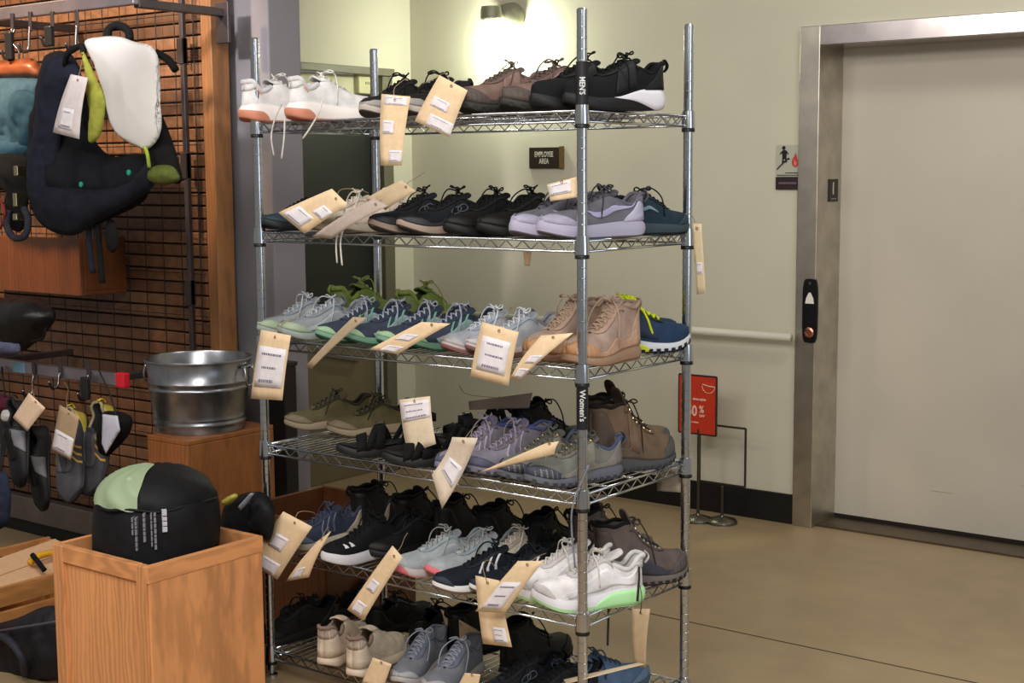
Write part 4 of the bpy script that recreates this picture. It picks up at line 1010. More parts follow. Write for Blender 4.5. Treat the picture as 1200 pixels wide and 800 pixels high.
# ------------------------------------------------------------------ the shoes on the rack
def X_at(px, Y, z):
    """x on the shelf line (Y, z) that shows at image column px"""
    lo, hi = -1.0, 2.5
    for _ in range(50):
        md = (lo+hi)/2; d = Vector((md, Y, z))-CAM
        sx = 600 + FOC*d.dot(_r)/d.dot(_fw)
        if sx < px: lo = md
        else: hi = md
    return (lo+hi)/2
W_ = (226,222,220)
ST = {
 'white_orange': dict(up=(222,220,220), mid=(234,227,224), out=(200,110,80), out_k=.10, lin=(206,204,206), lac=(212,210,204), sole=.046, sole_toe=.030, pad=.0085, flare=1.16,
                      accent=((200,132,106),0,.24,.02,.62), ov=[('heeltop',(216,214,214)),('dots',(220,160,140))], loop=False, L=.27, lean=-.9),
 'strappy_dark': dict(up=(27,25,25), mid=(178,168,160), out=(70,60,55), lin=(33,30,30), lac=(16,15,15), ov=[('mud',(150,146,142),'knit'),('eyestay',(13,12,13)),('heel',(16,15,16))], L=.255),
 'brown_trail': dict(up=(122,96,88), mid=(40,38,34), out=(27,25,23), lin=(112,86,78), lac=(84,72,66), ton=(98,82,76), fab='leather', lug=1, sole=.044, loop=False,
                     ov=[('toe',(84,74,68)),('eyestay',(104,84,78)),('saddle',(140,112,104)),('mud',(70,62,56))], L=.275, seed=3),
 'black_white': dict(up=(14,15,18), mid=(13,13,15), out=(12,12,13), lin=(12,12,14), lac=(13,13,14), accent=((216,214,222),.0,.62,.06,1.0), accent_mode='wedge', sole=.050, sole_toe=.026, ov=[('heel',(12,13,16)),('saddle',(21,23,27)),('eyestay',(11,11,13))], L=.275, seed=4),
 'teal': dict(bow=False, hk=.85, up=(38,60,70), mid=(18,28,34), out=(13,14,16), lin=(20,28,34), lac=(12,16,19), ov=[('toe',(30,50,60))], L=.265),
 'cream': dict(up=(196,182,166), mid=(196,186,170), out=(150,130,110), lin=(180,170,156), lac=(200,192,178), ov=[('eyestay',(184,172,158)),('toesmall',(170,152,138))], hk=.92, L=.27, seed=6),
 'black_cream': dict(up=(25,28,33), mid=(150,132,120), out=(60,52,48), lin=(14,14,15), lac=(16,17,18), ov=[('oval',(92,96,104)),('mud',(44,46,52)),('heel',(13,13,15)),('eyestay',(14,14,17))], L=.28, seed=7, spring=.026),
 'black': dict(up=(13,13,14), mid=(14,14,15), out=(11,11,11), lin=(11,11,12), lac=(12,12,13), ov=[('eyestay',(11,11,12)),('heel',(9,9,11)),('toe',(11,11,11))], L=.275, seed=8),
 'lavender': dict(up=(104,102,112), mid=(164,160,182), out=(84,76,82), out_k=.12, lin=(92,88,98), lac=(60,58,64), ton=(80,78,86), sole=.040, sole_toe=.030, flare=1.12,
                  ov=[('toe',(158,154,176)),('heeltop',(104,98,112)),('swoosh',(168,162,196)),('heel',(176,172,196))], L=.285, seed=9),
 'navy_teal': dict(up=(30,48,60), mid=(46,62,72), out=(20,24,28), lin=(17,25,33), lac=(18,25,31), ov=[('slash',(120,150,164)),('eyestay',(26,42,54)),('toe',(34,52,64))], L=.275, seed=10),
 'grey_mint': dict(up=(140,144,148), mid=(140,150,146), out=(120,128,104), lin=(128,134,140), lac=(170,176,180), ov=[('toe',(150,166,140)),('eyestay',(132,142,152)),('wave',(162,170,176))], L=.27, seed=11, spring=.024),
 'green': dict(up=(104,122,62), mid=(92,106,54), out=(50,56,38), lin=(116,132,64), lac=(144,156,88), ov=[('heel',(96,110,58)),('mud',(72,84,50))], hk=1.32, L=.27, seed=12, pad=.008),
 'navy_green': dict(up=(54,61,76), mid=(104,146,122), out=(40,80,62), lin=(40,47,62), lac=(146,152,164), out_k=.3, ov=[('wave',(140,158,164)),('stripes',(112,164,144)),('eyestay',(44,53,72)),('toesmall',(146,178,142)),('heeltop',(44,56,84))], L=.27, seed=13, spring=.024),
 'ice_pink': dict(up=(160,164,172), mid=(176,164,164), out=(132,92,90), out_k=.5, lin=(122,120,128), lac=(190,192,196), ov=[('eyestay',(150,162,176)),('heel',(128,132,144)),('toesmall',(186,178,180))], L=.275, seed=14, spring=.026),
 'tan_boot': dict(form='mid', up=(166,142,128), mid=(150,120,98), out=(120,88,60), lin=(150,126,108), lac=(160,136,116), ton=(150,128,112), fab='leather', ov=[('toe',(176,132,92)),('heel',(172,142,122)),('eyestay',(164,136,118)),('mud',(182,146,120))], L=.275, seed=15, hk=1.12, sole=.034),
 'navy_yellow': dict(up=(34,54,82), mid=(196,200,206), out=(14,15,17), lin=(13,15,18), lac=(206,222,40), ton=(60,66,50), lug=1, accent=((200,210,60),.35,.52,.1,.7), ov=[('heel',(21,24,30)),('eyestay',(20,24,31)),('saddle',(34,48,72))], L=.275, seed=16, lr=.0034, sole=.040, spring=.024, hk=1.08),
 'olive': dict(up=(98,90,62), mid=(150,136,112), out=(96,84,66), lin=(52,50,38), lac=(60,58,46), ov=[('toe',(128,114,90)),('eyestay',(56,54,40))], hk=.95, L=.265, seed=17),
 'lav_hiker': dict(form='mid', up=(130,124,136), mid=(126,122,140), out=(74,72,84), lin=(70,80,122), lac=(142,134,148), ton=(112,104,124), lug=1, ov=[('toe',(84,84,106)),('eyestay',(112,104,122)),('heel',(122,112,132)),('stripes',(176,170,184))], hk=.92, L=.27, hooks=1, seed=18, hookc=(170,150,120)),
 'grey_hiker': dict(up=(116,116,108), mid=(96,98,108), out=(56,58,62), lin=(74,84,112), lac=(92,94,86), ton=(100,100,94), lug=1, fab='leather', ov=[('toe',(66,70,86)),('mud',(128,124,112)),('eyestay',(108,106,98)),('heel',(120,116,116)),('saddle',(140,136,124))], hooks=1, hookc=(176,150,96), L=.28, seed=19, sole=.036),
 'brown_boot': dict(form='boot', up=(104,84,66), mid=(70,70,72), out=(54,54,57), lin=(28,23,21), lac=(58,38,32), ton=(70,56,46), lug=1, fab='leather', ov=[('toe',(72,74,78)),('mud',(96,80,66)),('heel',(84,70,58)),('eyestay',(92,72,58)),('saddle',(112,90,70))], hooks=1, hookc=(206,190,150), L=.285, seed=20, sole=.038, hk=1.14, tongue=.05, rows=7),
 'navy_tan': dict(up=(46,52,70), mid=(176,166,152), out=(150,128,100), lin=(52,56,74), lac=(62,66,82), ov=[('toe',(94,108,128)),('eyestay',(46,52,78)),('heel',(150,140,126)),('stripes',(96,104,128))], L=.265, seed=21),
 'black_knit': dict(up=(14,14,16), mid=(200,198,202), out=(190,188,192), lin=(13,13,14), lac=(15,15,16), sole=.036, sole_toe=.028, ov=[('chevron',(220,220,222)),('heel',(12,12,14))], L=.28, seed=22, slip=False),
 'black_boot': dict(form='boot', up=(14,13,13), mid=(15,14,14), out=(11,11,11), lin=(11,11,11), lac=(15,14,14), lug=1, fab='leather', ov=[('toe',(12,12,12)),('heel',(12,11,11)),('eyestay',(12,11,11))], L=.28, seed=23, hk=.98),
 'ice_blue': dict(up=(158,164,168), mid=(186,178,176), out=(200,150,140), out_k=.25, lin=(142,150,156), lac=(152,152,150), ton=(154,160,164), accent=((218,110,122),.88,1.0,.05,.95), ov=[('eyestay',(148,160,166)),('heeltop',(160,172,178)),('wave',(168,174,178))], L=.28, seed=24, spring=.026),
 'cream_white': dict(up=(196,184,168), mid=(206,196,182), out=(160,140,120), lin=(170,150,128), lac=(214,204,190), ov=[('eyestay',(180,166,150))], L=.27, seed=25),
 'navy_white': dict(up=(21,27,36), mid=(212,210,208), out=(110,90,76), lin=(18,23,30), lac=(21,25,31), out_k=.35, ov=[('stripes',(216,216,218)),('toesmall',(36,46,60)),('eyestay',(17,21,28))], L=.28, seed=26),
 'white_green': dict(up=(232,228,229), mid=(230,228,234), out=(186,232,176), out_k=.30, lin=(206,204,202), lac=(212,208,200), ton=(204,200,200), sole=.044, sole_toe=.030, flare=1.12, accent=((180,236,172),0,.52,.06,.95), ov=[('toesmall',(206,202,204)),('eyestay',(198,190,188)),('wave',(234,232,236)),('heeltop',(236,233,231))], L=.285, seed=27, spring=.030, pad=.007, hk=1.12, tongue=.045),
 'greybrown_boot': dict(form='boot', up=(92,80,76), mid=(104,94,92), out=(34,31,31), lin=(18,17,17), lac=(58,52,50), ton=(84,74,72), lug=1, fab='leather', ov=[('toe',(88,80,80)),('mud',(56,56,66)),('heel',(78,66,62)),('eyestay',(84,72,68))], hooks=1, hookc=(220,218,210), L=.285, seed=28, sole=.036, hk=1.1, tongue=.04, rows=7),
 'cream_heel': dict(up=(200,184,164), mid=(206,190,170), out=(196,180,160), lin=(128,108,96), lac=(200,186,168), ov=[('heel',(206,190,170)),('heeltop',(170,156,144))], hk=1.22, L=.265, seed=29, slip=True, lean=.9, loop=False, pad=.006),
 'greyblue': dict(up=(116,119,127), mid=(176,172,172), out=(140,110,106), lin=(96,100,114), lac=(140,146,160), ov=[('toesmall',(168,166,168)),('eyestay',(104,110,126))], L=.275, seed=30, spring=.024),
 'blue': dict(up=(84,106,136), mid=(62,84,112), out=(44,56,74), lin=(50,60,78), lac=(60,76,100), ov=[('slash',(18,24,34)),('heel',(104,122,146)),('toe',(96,118,146))], L=.28, seed=31),
}
SHOES = []
def put_shoe(sty, shelf, px, Y, head, label, side=1, dz=0, group=None, cat=None, name=None, roll=0, pitch=0):
    st = ST[sty]; z = DECK[shelf]
    cat = cat or ('boot' if st.get('form') == 'boot' or sty == 'tan_boot' else 'shoe')
    name = name or {'boot': 'hiking_boot', 'shoe': 'sneaker'}[cat]
    root, La = make_shoe(st, name, label, cat, side, 'shoes on the %s shelf of the rack' % ('top','second','third','fourth','fifth','bottom')[shelf])
    root.location = (X_at(px, Y, z+.04), Y, z+dz); root.rotation_euler = (math.radians(roll), math.radians(pitch), math.radians(head))
    SHOES.append(root); return root
def put_sandal(st, shelf, px, Y, head, label, side=1, dz=0, roll=0):
    root, La = make_sandal(st, label, side, 'shoes on the fourth shelf of the rack')
    z = DECK[shelf]; root.location = (X_at(px, Y, z+.03), Y, z+dz); root.rotation_euler = (math.radians(roll), 0, math.radians(head))
    SHOES.append(root); return root
F_, B_ = .105, .372        # centre lines of the aisle-side row and the far-side row
PAIRS = [
 # top shelf
 ('white_orange',0,333,F_,78,'white running shoe with orange heel at the far left of the top shelf',1),
 ('white_orange',0,390,F_,74,'white running shoe with orange heel, second from the left on the top shelf',-1),
 ('strappy_dark',0,466,.12,262,'dark lace-up shoe with pale sides behind the narrow hanging tag on the top shelf',1),
 ('strappy_dark',0,508,.12,266,'dark lace-up shoe with pale sides behind the wide slanted tag on the top shelf',-1),
 ('brown_trail',0,588,.11,252,'mauve-brown trail shoe in front below the wall lamp, top shelf',1),
 ('brown_trail',0,640,.14,258,'mauve-brown trail shoe half hidden behind its mate on the top shelf',-1),
 ('black_white',0,676,F_,252,'black running shoe with white heel wedge behind the corner post, top shelf',1),
 ('black_white',0,720,.125,248,'black running shoe with white heel wedge at the right end of the top shelf',-1),
 # second shelf
 ('teal',1,352,.13,262,'dark teal shoe poking out at the left end of the second shelf',1),
 ('cream',1,409,.11,248,'cream shoe with loose white laces under a curled tag, second shelf',1),
 ('cream',1,448,.12,250,'cream shoe mostly hidden behind its mate under the curled tag, second shelf',-1),
 ('black_cream',1,486,F_,252,'black shoe with cream sole edge, left of its pair on the second shelf',1),
 ('black_cream',1,524,.11,248,'black shoe with cream sole edge and oval side logo, middle of second shelf',-1),
 ('black',1,572,.13,254,'plain black lace-up shoe right of the oval-logo shoe, second shelf',1),
 ('black',1,612,.16,258,'plain black lace-up shoe behind the lavender shoe, second shelf',-1),
 ('lavender',1,652,F_,256,'grey and lavender running shoe left of the corner post, second shelf',1),
 ('lavender',1,694,.11,246,'grey and lavender running shoe behind the corner post, second shelf',-1),
 ('navy_teal',1,762,B_,78,'dark teal shoe with thin laces facing away at the right end of the second shelf',1),
 ('navy_teal',1,716,.385,84,'dark teal shoe hidden behind the lavender pair, second shelf',-1),
 # third shelf
 ('grey_mint',2,351,.12,254,'grey and mint running shoe at the left end of the third shelf',1),
 ('grey_mint',2,378,.11,252,'grey and mint running shoe, second from the left on the third shelf',-1),
 ('green',2,432,.385,84,'bright green shoe in the back row of the third shelf, left one',1),
 ('green',2,508,.385,88,'bright green shoe in the back row of the third shelf, right one',-1),
 ('navy_green',2,421,.115,252,'navy shoe with mint green sole, leftmost of the four alike on the third shelf',1),
 ('navy_green',2,456,.115,250,'navy shoe with mint green sole, second of the four alike on the third shelf',-1),
 ('navy_green',2,494,.12,250,'navy shoe with mint green sole, third of the four alike on the third shelf',1),
 ('navy_green',2,530,.12,248,'navy shoe with mint green sole, last of the four alike on the third shelf',-1),
 ('ice_pink',2,570,.11,252,'pale ice-blue shoe with dusky pink sole behind the big square tag, third shelf',1),
 ('ice_pink',2,603,.115,250,'pale ice-blue shoe with dusky pink sole next to the tan boots, third shelf',-1),
 ('tan_boot',2,660,.115,262,'tan leather boot with orange-tan toe left of the corner post, third shelf',1),
 ('tan_boot',2,706,.115,268,'tan leather boot right behind the corner post, third shelf',-1),
 ('navy_yellow',2,752,.36,56,'navy trail shoe with neon yellow laces at the right end of the third shelf',1),
 ('navy_yellow',2,741,.45,66,'navy trail shoe with neon yellow laces behind the tan boot, third shelf',-1),
 # fourth shelf
 ('olive',3,384,.30,238,'olive low shoe set back at the left end of the fourth shelf',1),
 ('olive',3,435,.30,240,'olive low shoe set back, right one of the pair on the fourth shelf',-1),
 ('lav_hiker',3,560,.10,256,'lavender mid-height hiking shoe left of its mate above the curled tag, fourth shelf',1),
 ('lav_hiker',3,594,.115,250,'lavender mid-height hiking shoe with blue lining in the middle of the fourth shelf',-1),
 ('grey_hiker',3,636,.115,254,'grey-olive hiking shoe with dark toe behind the sliver of tag, fourth shelf',1),
 ('grey_hiker',3,673,.105,250,'grey-olive hiking shoe with blue lining behind the corner post, fourth shelf',-1),
 ('brown_boot',3,742,.33,74,'brown hiking boot with grey toe facing away at the right end, fourth shelf',1),
 ('brown_boot',3,735,.43,74,'brown hiking boot with dark tall collar behind its mate, fourth shelf',-1),
 # fifth shelf
 ('navy_tan',4,378,.12,256,'navy laced shoe with tan sole at the left end of the fifth shelf',1),
 ('navy_tan',4,412,.235,252,'navy laced shoe with tan sole set back beside the black boots, fifth shelf',-1),
 ('black_knit',4,428,.085,254,'black knit shoe with thick white sole and two white chevrons, fifth shelf',1),
 ('black_boot',4,455,.36,84,'black boot in the back row of the fifth shelf, leftmost of four',1),
 ('black_boot',4,505,.37,88,'black boot in the back row of the fifth shelf, second of four',-1),
 ('ice_blue',4,514,.105,244,'pale blue-grey running shoe with pink toe edge, fifth shelf',1),
 ('ice_blue',4,556,.14,248,'pale blue-grey running shoe half hidden behind the pink-toed one, fifth shelf',-1),
 ('cream_white',4,600,.22,250,'cream shoe tucked behind the pale blue shoes, fifth shelf',1),
 ('navy_white',4,568,.055,236,'navy shoe with white stripes and white sole, fifth shelf',1),
 ('navy_white',4,612,.09,240,'navy shoe with white stripes behind the large pale tag, fifth shelf',-1),
 ('black_boot',4,600,.385,86,'black boot in the back row of the fifth shelf, third of four',1),
 ('black_boot',4,655,.385,90,'black boot in the back row of the fifth shelf, right behind the white shoes',-1),
 ('white_green',4,655,.11,240,'white running shoe with pale green sole behind the large buff tag, fifth shelf',1),
 ('white_green',4,690,.085,234,'white running shoe with pale green sole sticking out at the corner post',-1),
 ('greybrown_boot',4,752,.34,64,'grey-brown hiking boot facing away at the right end of the fifth shelf',1),
 ('greybrown_boot',4,716,.42,74,'grey-brown hiking boot mostly hidden behind its mate, fifth shelf',-1),
 # bottom shelf
 ('black',5,346,.12,256,'black shoe alone in the left corner of the bottom shelf',1),
 ('cream_heel',5,404,.10,108,'cream slip-on with its heel to the aisle, left one on the bottom shelf',1),
 ('cream_heel',5,441,.085,104,'cream slip-on with its heel to the aisle, right one on the bottom shelf',-1),
 ('black',5,470,.375,88,'black shoe in the back row behind the cream slip-ons, bottom shelf',1),
 ('black',5,520,.375,90,'black shoe in the back row left of the brown card, bottom shelf',-1),
 ('greyblue',5,492,.10,284,'grey-blue shoe facing the aisle, left one on the bottom shelf',1),
 ('greyblue',5,532,.10,282,'grey-blue shoe facing the aisle, right one on the bottom shelf',-1),
 ('black_cream',5,606,.11,250,'black laced shoe under the pair of tags on the bottom shelf',1),
 ('black_cream',5,646,.12,248,'black laced shoe beside the blue shoe on the bottom shelf',-1),
 ('blue',5,708,.30,62,'slate-blue shoe at the right end of the bottom shelf',1),
]
PAIRS += [
 ('black_boot',4,548,.37,92,'black boot in the back row of the fifth shelf behind the pale blue shoes',1),
 ('black',4,476,.20,254,'black shoe behind the black knit one in the middle of the fifth shelf',1),
 ('black',4,636,.21,250,'black shoe wedged behind the white shoes, fifth shelf',1),
 ('black_boot',3,645,.37,82,'black boot in the back row of the fourth shelf behind the grey hikers',1),
 ('black_boot',5,566,.37,88,'black boot in the back row of the bottom shelf right of the brown card',1),
 ('black_boot',5,628,.36,88,'black boot in the back row of the bottom shelf under the white shoes',-1),
 ('black',5,378,.30,250,'black shoe behind the lone one in the left corner, bottom shelf',-1),
]
for a in PAIRS: put_shoe(*a)
SB = dict(up=(14,14,15), mid=(15,15,16), bed=(24,24,26), L=.29)
put_sandal(SB, 3, 455, .10, 236, 'black strappy sport sandal left of the upright tag on the fourth shelf', 1)
put_sandal(SB, 3, 512, .08, 232, 'black strappy sport sandal right of the upright tag on the fourth shelf', -1)
put_sandal(SB, 3, 556, .36, 240, 'black strappy sport sandal in the back row under the flat grey tag, fourth shelf', 1)
# ------------------------------------------------------------------ price tags
BUFF = (226,198,160)
def price_tag(q, Y, label, st=(), col=BUFF, curl=0.0, lean=(0,0), string=None, strc=(150,130,104), name='price_tag'):
    """q: the card's four corners TL TR BR BL as image points; Y: its distance plane (lean tips the top/bottom edge nearer or farther)"""
    P = [onY(a, b, Y+(lean[0] if i < 2 else lean[1])) for i, (a, b) in enumerate(q)]
    c = sum(P, Vector((0,0,0)))/4
    t = thing(name, label, {'card_sheet': 'card', 'paper_strip': 'paper'}.get(name, 'price tag'), c, group='price tags around the rack' if name == 'price_tag' else None)
    nrm = (P[1]-P[0]).cross(P[3]-P[0]).normalized()
    if nrm.dot(CAM-c) < 0: nrm = -nrm
    def S(u, v, off=0):
        return (P[0]*(1-u)+P[1]*u)*(1-v) + (P[3]*(1-u)+P[2]*u)*v - c + nrm*(curl*math.sin(PI*v)+off)
    def sheet(u0, v0, u1, v1, off, nm, m, par, n=8, th=.0007):
        b_ = MB(); b_.grid([[S(u0+(u1-u0)*i/4, v0+(v1-v0)*k/n, off) for i in range(5)] for k in range(n+1)])
        return b_.build(nm, m, par, smooth=60, solid=th, soff=0)
    card = sheet(0, 0, 1, 1, 0, 'card', mat('paper', col), t)
    for s in st:
        u0, v0, u1, v1, k = s
        sk = sheet(u0, v0, u1, v1, .0010, 'sticker', mat('paper', (228,222,226)), t, 5)
        rnd = random.Random(int(u0*1000+v0*77+q[0][0]))
        b_ = MB(); lines = 3 if k else 2; off = .0018
        for li in range(lines):
            v = v0+(v1-v0)*(.18+.66*li/max(1, lines-1)); hh = (v1-v0)*(.055 if li < lines-1 else .075)
            u = u0+(u1-u0)*(.12+.1*rnd.random()); ue = u1-(u1-u0)*(.10+.25*rnd.random())
            while u < ue:
                w = (u1-u0)*rnd.uniform(.03,.09); b_.add([S(u,v-hh/2,off),S(min(u+w,ue),v-hh/2,off),S(min(u+w,ue),v+hh/2,off),S(u,v+hh/2,off)], [(0,1,2,3)]); u += w+(u1-u0)*.02
        b_.build('printing', mat('paint', (122,116,142), .7), sk, smooth=0)
    ey = MB(); h = .055 if (P[1]-P[0]).length > .02 else .03
    cc = S(.5, .07, .0014); ax1 = (P[1]-P[0]).normalized(); ax2 = nrm.cross(ax1)
    ey.tube([cc+(ax1*math.cos(a)+ax2*math.sin(a))*.0035 for a in [2*PI*i/12 for i in range(12)]], .0009, 5, closed=True); ey.build('punch_hole_ring', mat('paper', (150,118,84)), t, smooth=180)
    if string:
        pts = [cc+nrm*.001] + [onY(a, b, yy)-c for a, b, yy in string]
        b_ = MB(); b_.tube(catmull(pts, 6), .0011, 5); b_.build('string', mat('fabric', strc), t, smooth=180)
    return t
FY = -.034
S1 = ((.22,.40,.62,.60,0),(.42,.74,.92,.96,0)); SM = ((.10,.34,.90,.90,1),)
price_tag([(447,110),(481,113),(471,194),(446,194)], FY, 'narrow buff price tag hanging straight down from the top shelf', ((.12,.02,.94,.14,0),(.12,.36,.55,.55,0),(.40,.78,.95,.95,0)), string=[(462,104,-.01),(470,96,.03),(476,92,.06)], curl=.004)
price_tag([(515,88),(548,106),(527,161),(486,142)], FY, 'wide buff price tag tilted to the right below the brown shoes on the top shelf', ((.18,.38,.70,.58,0),(.30,.72,1.0,.96,0)), string=[(522,86,.0),(510,92,.04),(496,98,.08)], curl=.003)
price_tag([(613,293),(623,293),(621,312),(615,311)], .10, 'tiny buff tag end poking down through the second shelf', (), col=(170,146,112))
price_tag([(389,221),(408,240),(357,274),(326,249)], FY, 'buff price tag tilted left in front of the dark teal shoe, second shelf', ((.10,.62,.75,.95,0),(.5,.30,.95,.55,0)), string=[(400,222,-.01),(420,222,.03),(432,226,.06)], curl=.004)
price_tag([(470,211),(488,224),(452,246),(428,233)], -.04, 'buff tag end sticking up behind the cream shoe, second shelf', (), col=(190,168,136), curl=.006, string=[(478,214,-.03),(488,208,.0),(497,202,.04)])
price_tag([(438,232),(455,241),(388,280),(366,277)], -.055, 'curled grey-beige paper strip sagging over the shelf edge below the cream shoe, second shelf', (), col=(176,160,150), curl=.012, name='paper_strip', string=[(452,230,-.03),(460,226,.02),(466,228,.05)])
price_tag([(641,216),(676,207),(677,231),(645,236)], .02, 'white-faced price tag standing behind the corner post above the lavender shoes, second shelf', ((.04,.08,.80,.7,0),))
price_tag([(811,262),(822,262),(827,343),(817,345)], .43, 'thin buff tag hanging outside the right rear rack post, second shelf', ((.2,.55,.8,.72,0),), col=(214,196,160), string=[(812,254,.44),(806,250,.46),(800,252,.47)])
price_tag([(306,386),(341,393),(331,469),(294,467)], FY, 'tall buff price tag hanging over the left front post below the third shelf', ((.06,.22,.94,.82,1),), string=[(330,380,-.02),(345,374,.02),(352,366,.05)], curl=.003)
price_tag([(414,371),(430,372),(365,432),(358,429)], FY, 'edge-on greyish tag sloping down in front of the navy and green shoes, third shelf', (), col=(168,148,122), string=[(428,366,-.01),(436,362,.03)], curl=.006)
price_tag([(494,377),(528,379),(466,415),(433,409)], -.05, 'buff tag leaning across the mint soles in the middle of the third shelf', ((.20,.40,.70,.60,0),(.30,.78,.86,.97,0)), string=[(514,372,-.02),(520,366,.02),(530,362,.05)], curl=.003)
price_tag([(565,377),(608,389),(596,452),(551,441)], -.05, 'large square-on buff tag below the pale blue shoes, third shelf', ((.12,.22,.86,.84,1),), string=[(588,374,-.03),(592,366,.02),(600,360,.05)], curl=.003)
price_tag([(634,393),(672,390),(609,446),(598,443)], FY-.02, 'curved buff tag in front of the orange toe of the tan boot, third shelf', ((.3,.45,.9,.62,0),(.25,.74,.9,.95,0)), string=[(650,386,-.03),(642,376,.02),(655,370,.06)], curl=.012)
price_tag([(468,468),(504,464),(511,520),(478,532)], .02, 'upright buff tag with white top between the black sandals, fourth shelf', ((.04,.06,.96,.42,1),), string=[(486,460,.03),(482,455,.06)], col=(222,204,176), curl=.004)
price_tag([(549,470),(624,460),(620,478),(550,480)], .20, 'flat grey-brown tag lying over the back sandal, fourth shelf', (), col=(130,116,104), string=[(548,462,.21),(538,452,.22)])
price_tag([(530,512),(560,513),(518,596),(506,556)], -.06, 'curled buff tag drooping to a point below the lavender hikers, fourth shelf', ((.2,.45,.9,.75,0),), col=(214,198,178), curl=-.012, string=[(552,504,-.03),(560,498,.02)])
price_tag([(640,519),(655,517),(650,532),(560,554)], -.06, 'thin sliver of buff tag slanting over the grey hiking shoes, fourth shelf', (), col=(224,198,160), curl=.005, string=[(660,520,-.04),(664,528,.0)])
price_tag([(770,550),(800,552),(800,577),(770,575)], .50, 'small pale tag hanging at the back right corner of the fourth shelf', (), col=(190,178,158))
price_tag([(332,599),(366,617),(325,679),(290,658)], FY-.01, 'wide buff tag before the navy laced shoe, leftmost on the fifth shelf', ((.22,.34,.66,.58,0),(.30,.76,.86,.98,0)), string=[(350,600,-.02),(366,600,.02),(372,606,.05)], curl=.003)
price_tag([(372,634),(388,622),(362,676),(335,681)], FY, 'smaller curled buff tag right beside the wide one, fifth shelf', ((.18,.70,.62,.96,0),), curl=.008, string=[(384,618,-.01),(390,622,.03)])
price_tag([(460,639),(472,653),(426,727),(407,714)], -.06, 'long narrow buff tag left of the pink-toed shoe, fifth shelf', ((.20,.46,.72,.62,0),(.18,.80,.76,.97,0)), string=[(470,640,-.03),(474,630,.02),(478,624,.05)], curl=.003)
price_tag([(607,657),(637,657),(592,718),(557,716)], -.09, 'large buff tag with white sticker before the white and green shoes', ((.10,.40,.80,.94,1),), string=[(630,652,-.06),(640,648,-.02)], curl=.004)
price_tag([(557,674),(585,680),(600,758),(566,754)], -.055, 'buff tag hanging lower behind the large one, its barcode near the bottom edge, fifth shelf', ((.42,.72,.90,.95,1),), string=[(566,664,-.05),(572,656,-.02),(580,664,.0)], curl=.003)
price_tag([(741,713),(762,713),(757,782),(744,780)], .14, 'grey-buff tag hanging under the right side of the fifth shelf', (), col=(184,160,128), curl=.006, string=[(752,700,.14),(750,686,.15)], strc=(50,44,40))
price_tag([(437,770),(459,778),(449,806),(424,800)], FY, 'buff tag by the cream slip-ons at the bottom edge of the photo', (), string=[(452,768,-.02),(440,766,.0)])
price_tag([(517,714),(563,740),(560,792),(532,772)], .24, 'brown card standing behind the grey-blue shoes on the bottom shelf', (), col=(176,150,118), name='card_sheet')
price_tag([(545,788),(563,790),(560,806),(535,806)], FY, 'small buff tag corner beside the grey-blue shoes at the bottom edge', ())
price_tag([(660,796),(748,776),(755,778),(664,801)], .05, 'pale flat tag lying at the right end of the bottom shelf', (), col=(206,188,158), lean=(0,-.06))

# laces that hang down below the shelves
def hang_lace(owner, pts, c, r=.0024):
    bpy.context.view_layer.update()
    inv = owner.matrix_basis.inverted(); mb = MB()
    mb.tube(catmull([inv @ onY(x, y, Y) for x, y, Y in pts], 6), r, 6); mb.build('loose_lace', mat('fabric', c), owner, smooth=180)
hang_lace(SHOES[0], [(338,118,.0),(334,138,-.02),(333,160,-.03),(330,186,-.03)], (206,202,196))
hang_lace(SHOES[0], [(330,122,.0),(322,140,-.02),(318,160,-.03),(321,182,-.03)], (196,192,188))
hang_lace(SHOES[1], [(378,118,.0),(372,135,-.02),(362,152,-.03),(355,162,-.03)], (206,202,196))
hang_lace(SHOES[9], [(404,246,-.01),(398,266,-.03),(394,284,-.03),(395,308,-.03)], (212,206,196))
hang_lace(SHOES[9], [(410,246,-.01),(403,266,-.03),(399,284,-.03),(401,311,-.03)], (212,206,196))
SE = {o['label']: o for o in SHOES}
def find(s): return [o for o in SHOES if s in o['label']][0]
hang_lace(find('blue lining behind the corner post'), [(690,545,.0),(672,590,-.03),(670,620,-.03),(674,665,-.03)], (120,124,132))
hang_lace(find('boot facing away, front') if False else find('grey-brown hiking boot facing away'), [(748,650,.22),(749,672,.15),(748,690,.14),(747,704,.14)], (52,44,42), .003)
hang_lace(find('sticking out at the corner post'), [(712,668,.16),(713,690,.16),(713,720,.16),(712,756,.16)], (60,50,46), .003)

# tags on the gear at the left
price_tag([(83,87),(103,91),(93,163),(62,155)], -.04, 'white folded tag hanging on the navy running pack beside the lime strap', ((.15,.55,.7,.9,0),), col=(216,206,206), curl=.006, string=[(94,82,-.02),(96,72,.0),(98,64,.02)], name='product_tag')
price_tag([(34,460),(53,478),(32,505),(15,489)], -.03, 'blank cream card tag hanging between the climbing shoes', (), col=(236,206,176), string=[(38,454,.0),(38,444,.1),(38,436,.17)])
price_tag([(70,474),(93,488),(83,539),(60,527)], -.04, 'dull buff tag with pale lower half on the grey and yellow climbing shoe', ((.04,.52,.96,.96,0),), col=(176,150,120), string=[(78,468,.0),(80,456,.1),(74,446,.17)])
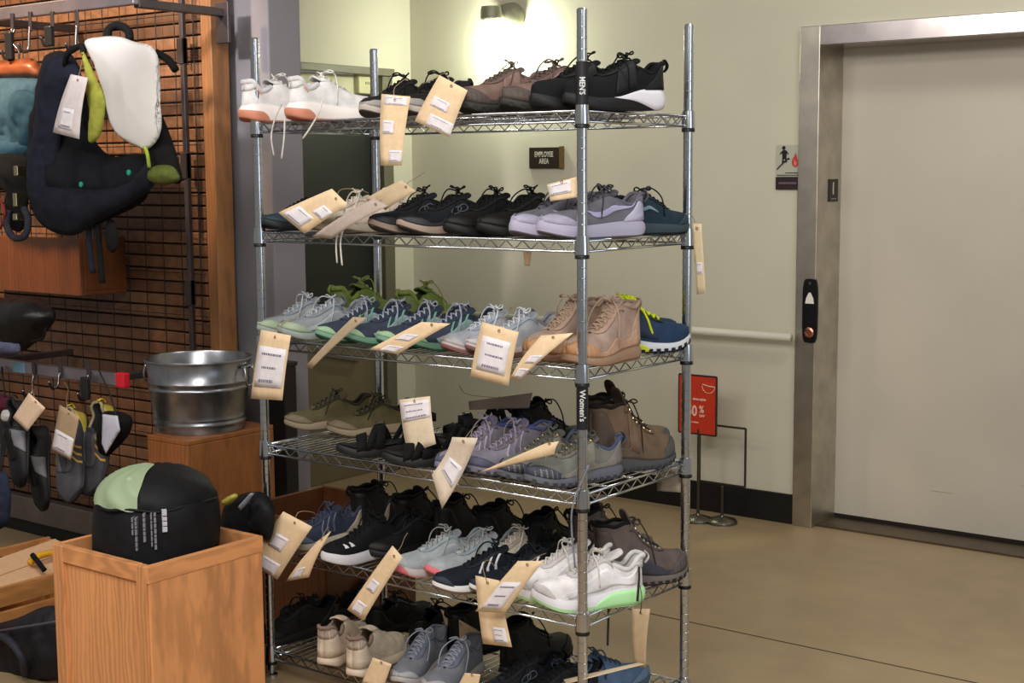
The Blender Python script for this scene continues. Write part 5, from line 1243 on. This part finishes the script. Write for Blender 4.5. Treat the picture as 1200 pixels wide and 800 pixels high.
# ------------------------------------------------------------------ light
w = bpy.data.worlds.new('world'); scene.world = w; w.use_nodes = True
bg = w.node_tree.nodes['Background']; bg.inputs[0].default_value = (.50,.475,.44,1); bg.inputs[1].default_value = .46
def area(name, loc, to, size, power, col=(1,1,1), sy=None):
    d = bpy.data.lights.new(name, 'AREA'); d.energy = power; d.color = col; d.size = size
    if sy: d.shape = 'RECTANGLE'; d.size_y = sy
    o = bpy.data.objects.new(name, d); COL.objects.link(o); o.location = loc
    o.rotation_euler = (Vector(to)-Vector(loc)).to_track_quat('-Z','Y').to_euler(); return o
area('assumed_store_light', (.6,-1.9,3.3), (.6,-.3,.6), 2.4, 45, (1,.95,.90), .5)  # assumed overhead source, unseen above the shop floor
area('assumed_aisle_light', (2.9,-2.7,2.8), (.6,.1,.5), 1.6, 82, (1,.96,.90), .5)  # unseen source on the camera side, assumed, brightens lower shoes and tags
area('assumed_window_light', (4.5,-.6,1.7), (0,-.2,1.2), 1.6, 22, (.72,.84,1), 1.6)  # unseen bluish panel added to streak the chrome posts; a window there is assumed
area('assumed_hall_light', (2.0,.9,3.3), (1.4,2.4,.2), 1.3, 24, (1,.95,.86), .4)  # assumed fixture out of view, lights the hall floor and lift
area('side_fill_light', (-.6,-2.8,3.0), (-.6,.5,1.0), .9, 24, (1,.94,.9), .4)  # fill light added to brighten the column's front face, no known fixture
sp = bpy.data.lights.new('assumed_slat_spot', 'SPOT'); sp.energy = 500; sp.color = (1,.70,.46); sp.spot_size = .95; sp.spot_blend = .6; sp.shadow_soft_size = .1  # warm lamp out of view, assumed, aimed at the upper slats
so = bpy.data.objects.new('assumed_slat_spot', sp); COL.objects.link(so); so.location = (-2.0,-1.2,3.2); so.rotation_euler = (Vector((-1.75,.6,2.05))-Vector((-2.0,-1.2,3.2))).to_track_quat('-Z','Y').to_euler()
s2 = bpy.data.lights.new('column_fill_spot', 'SPOT'); s2.energy = 520; s2.color = (1,.95,.96); s2.spot_size = .20; s2.spot_blend = .5; s2.shadow_soft_size = .12  # extra narrow cone added to lift the column alone, not a known store spotlight
s2o = bpy.data.objects.new('column_fill_spot', s2); COL.objects.link(s2o); s2o.location = (.1,-2.6,3.0); s2o.rotation_euler = (Vector((-.93,.7,1.85))-Vector((.1,-2.6,3.0))).to_track_quat('-Z','Y').to_euler()
scene.view_settings.view_transform = 'Standard'; scene.view_settings.look = 'None'
scene.view_settings.exposure = 0; scene.view_settings.gamma = 1; scene.view_settings.use_curve_mapping = False
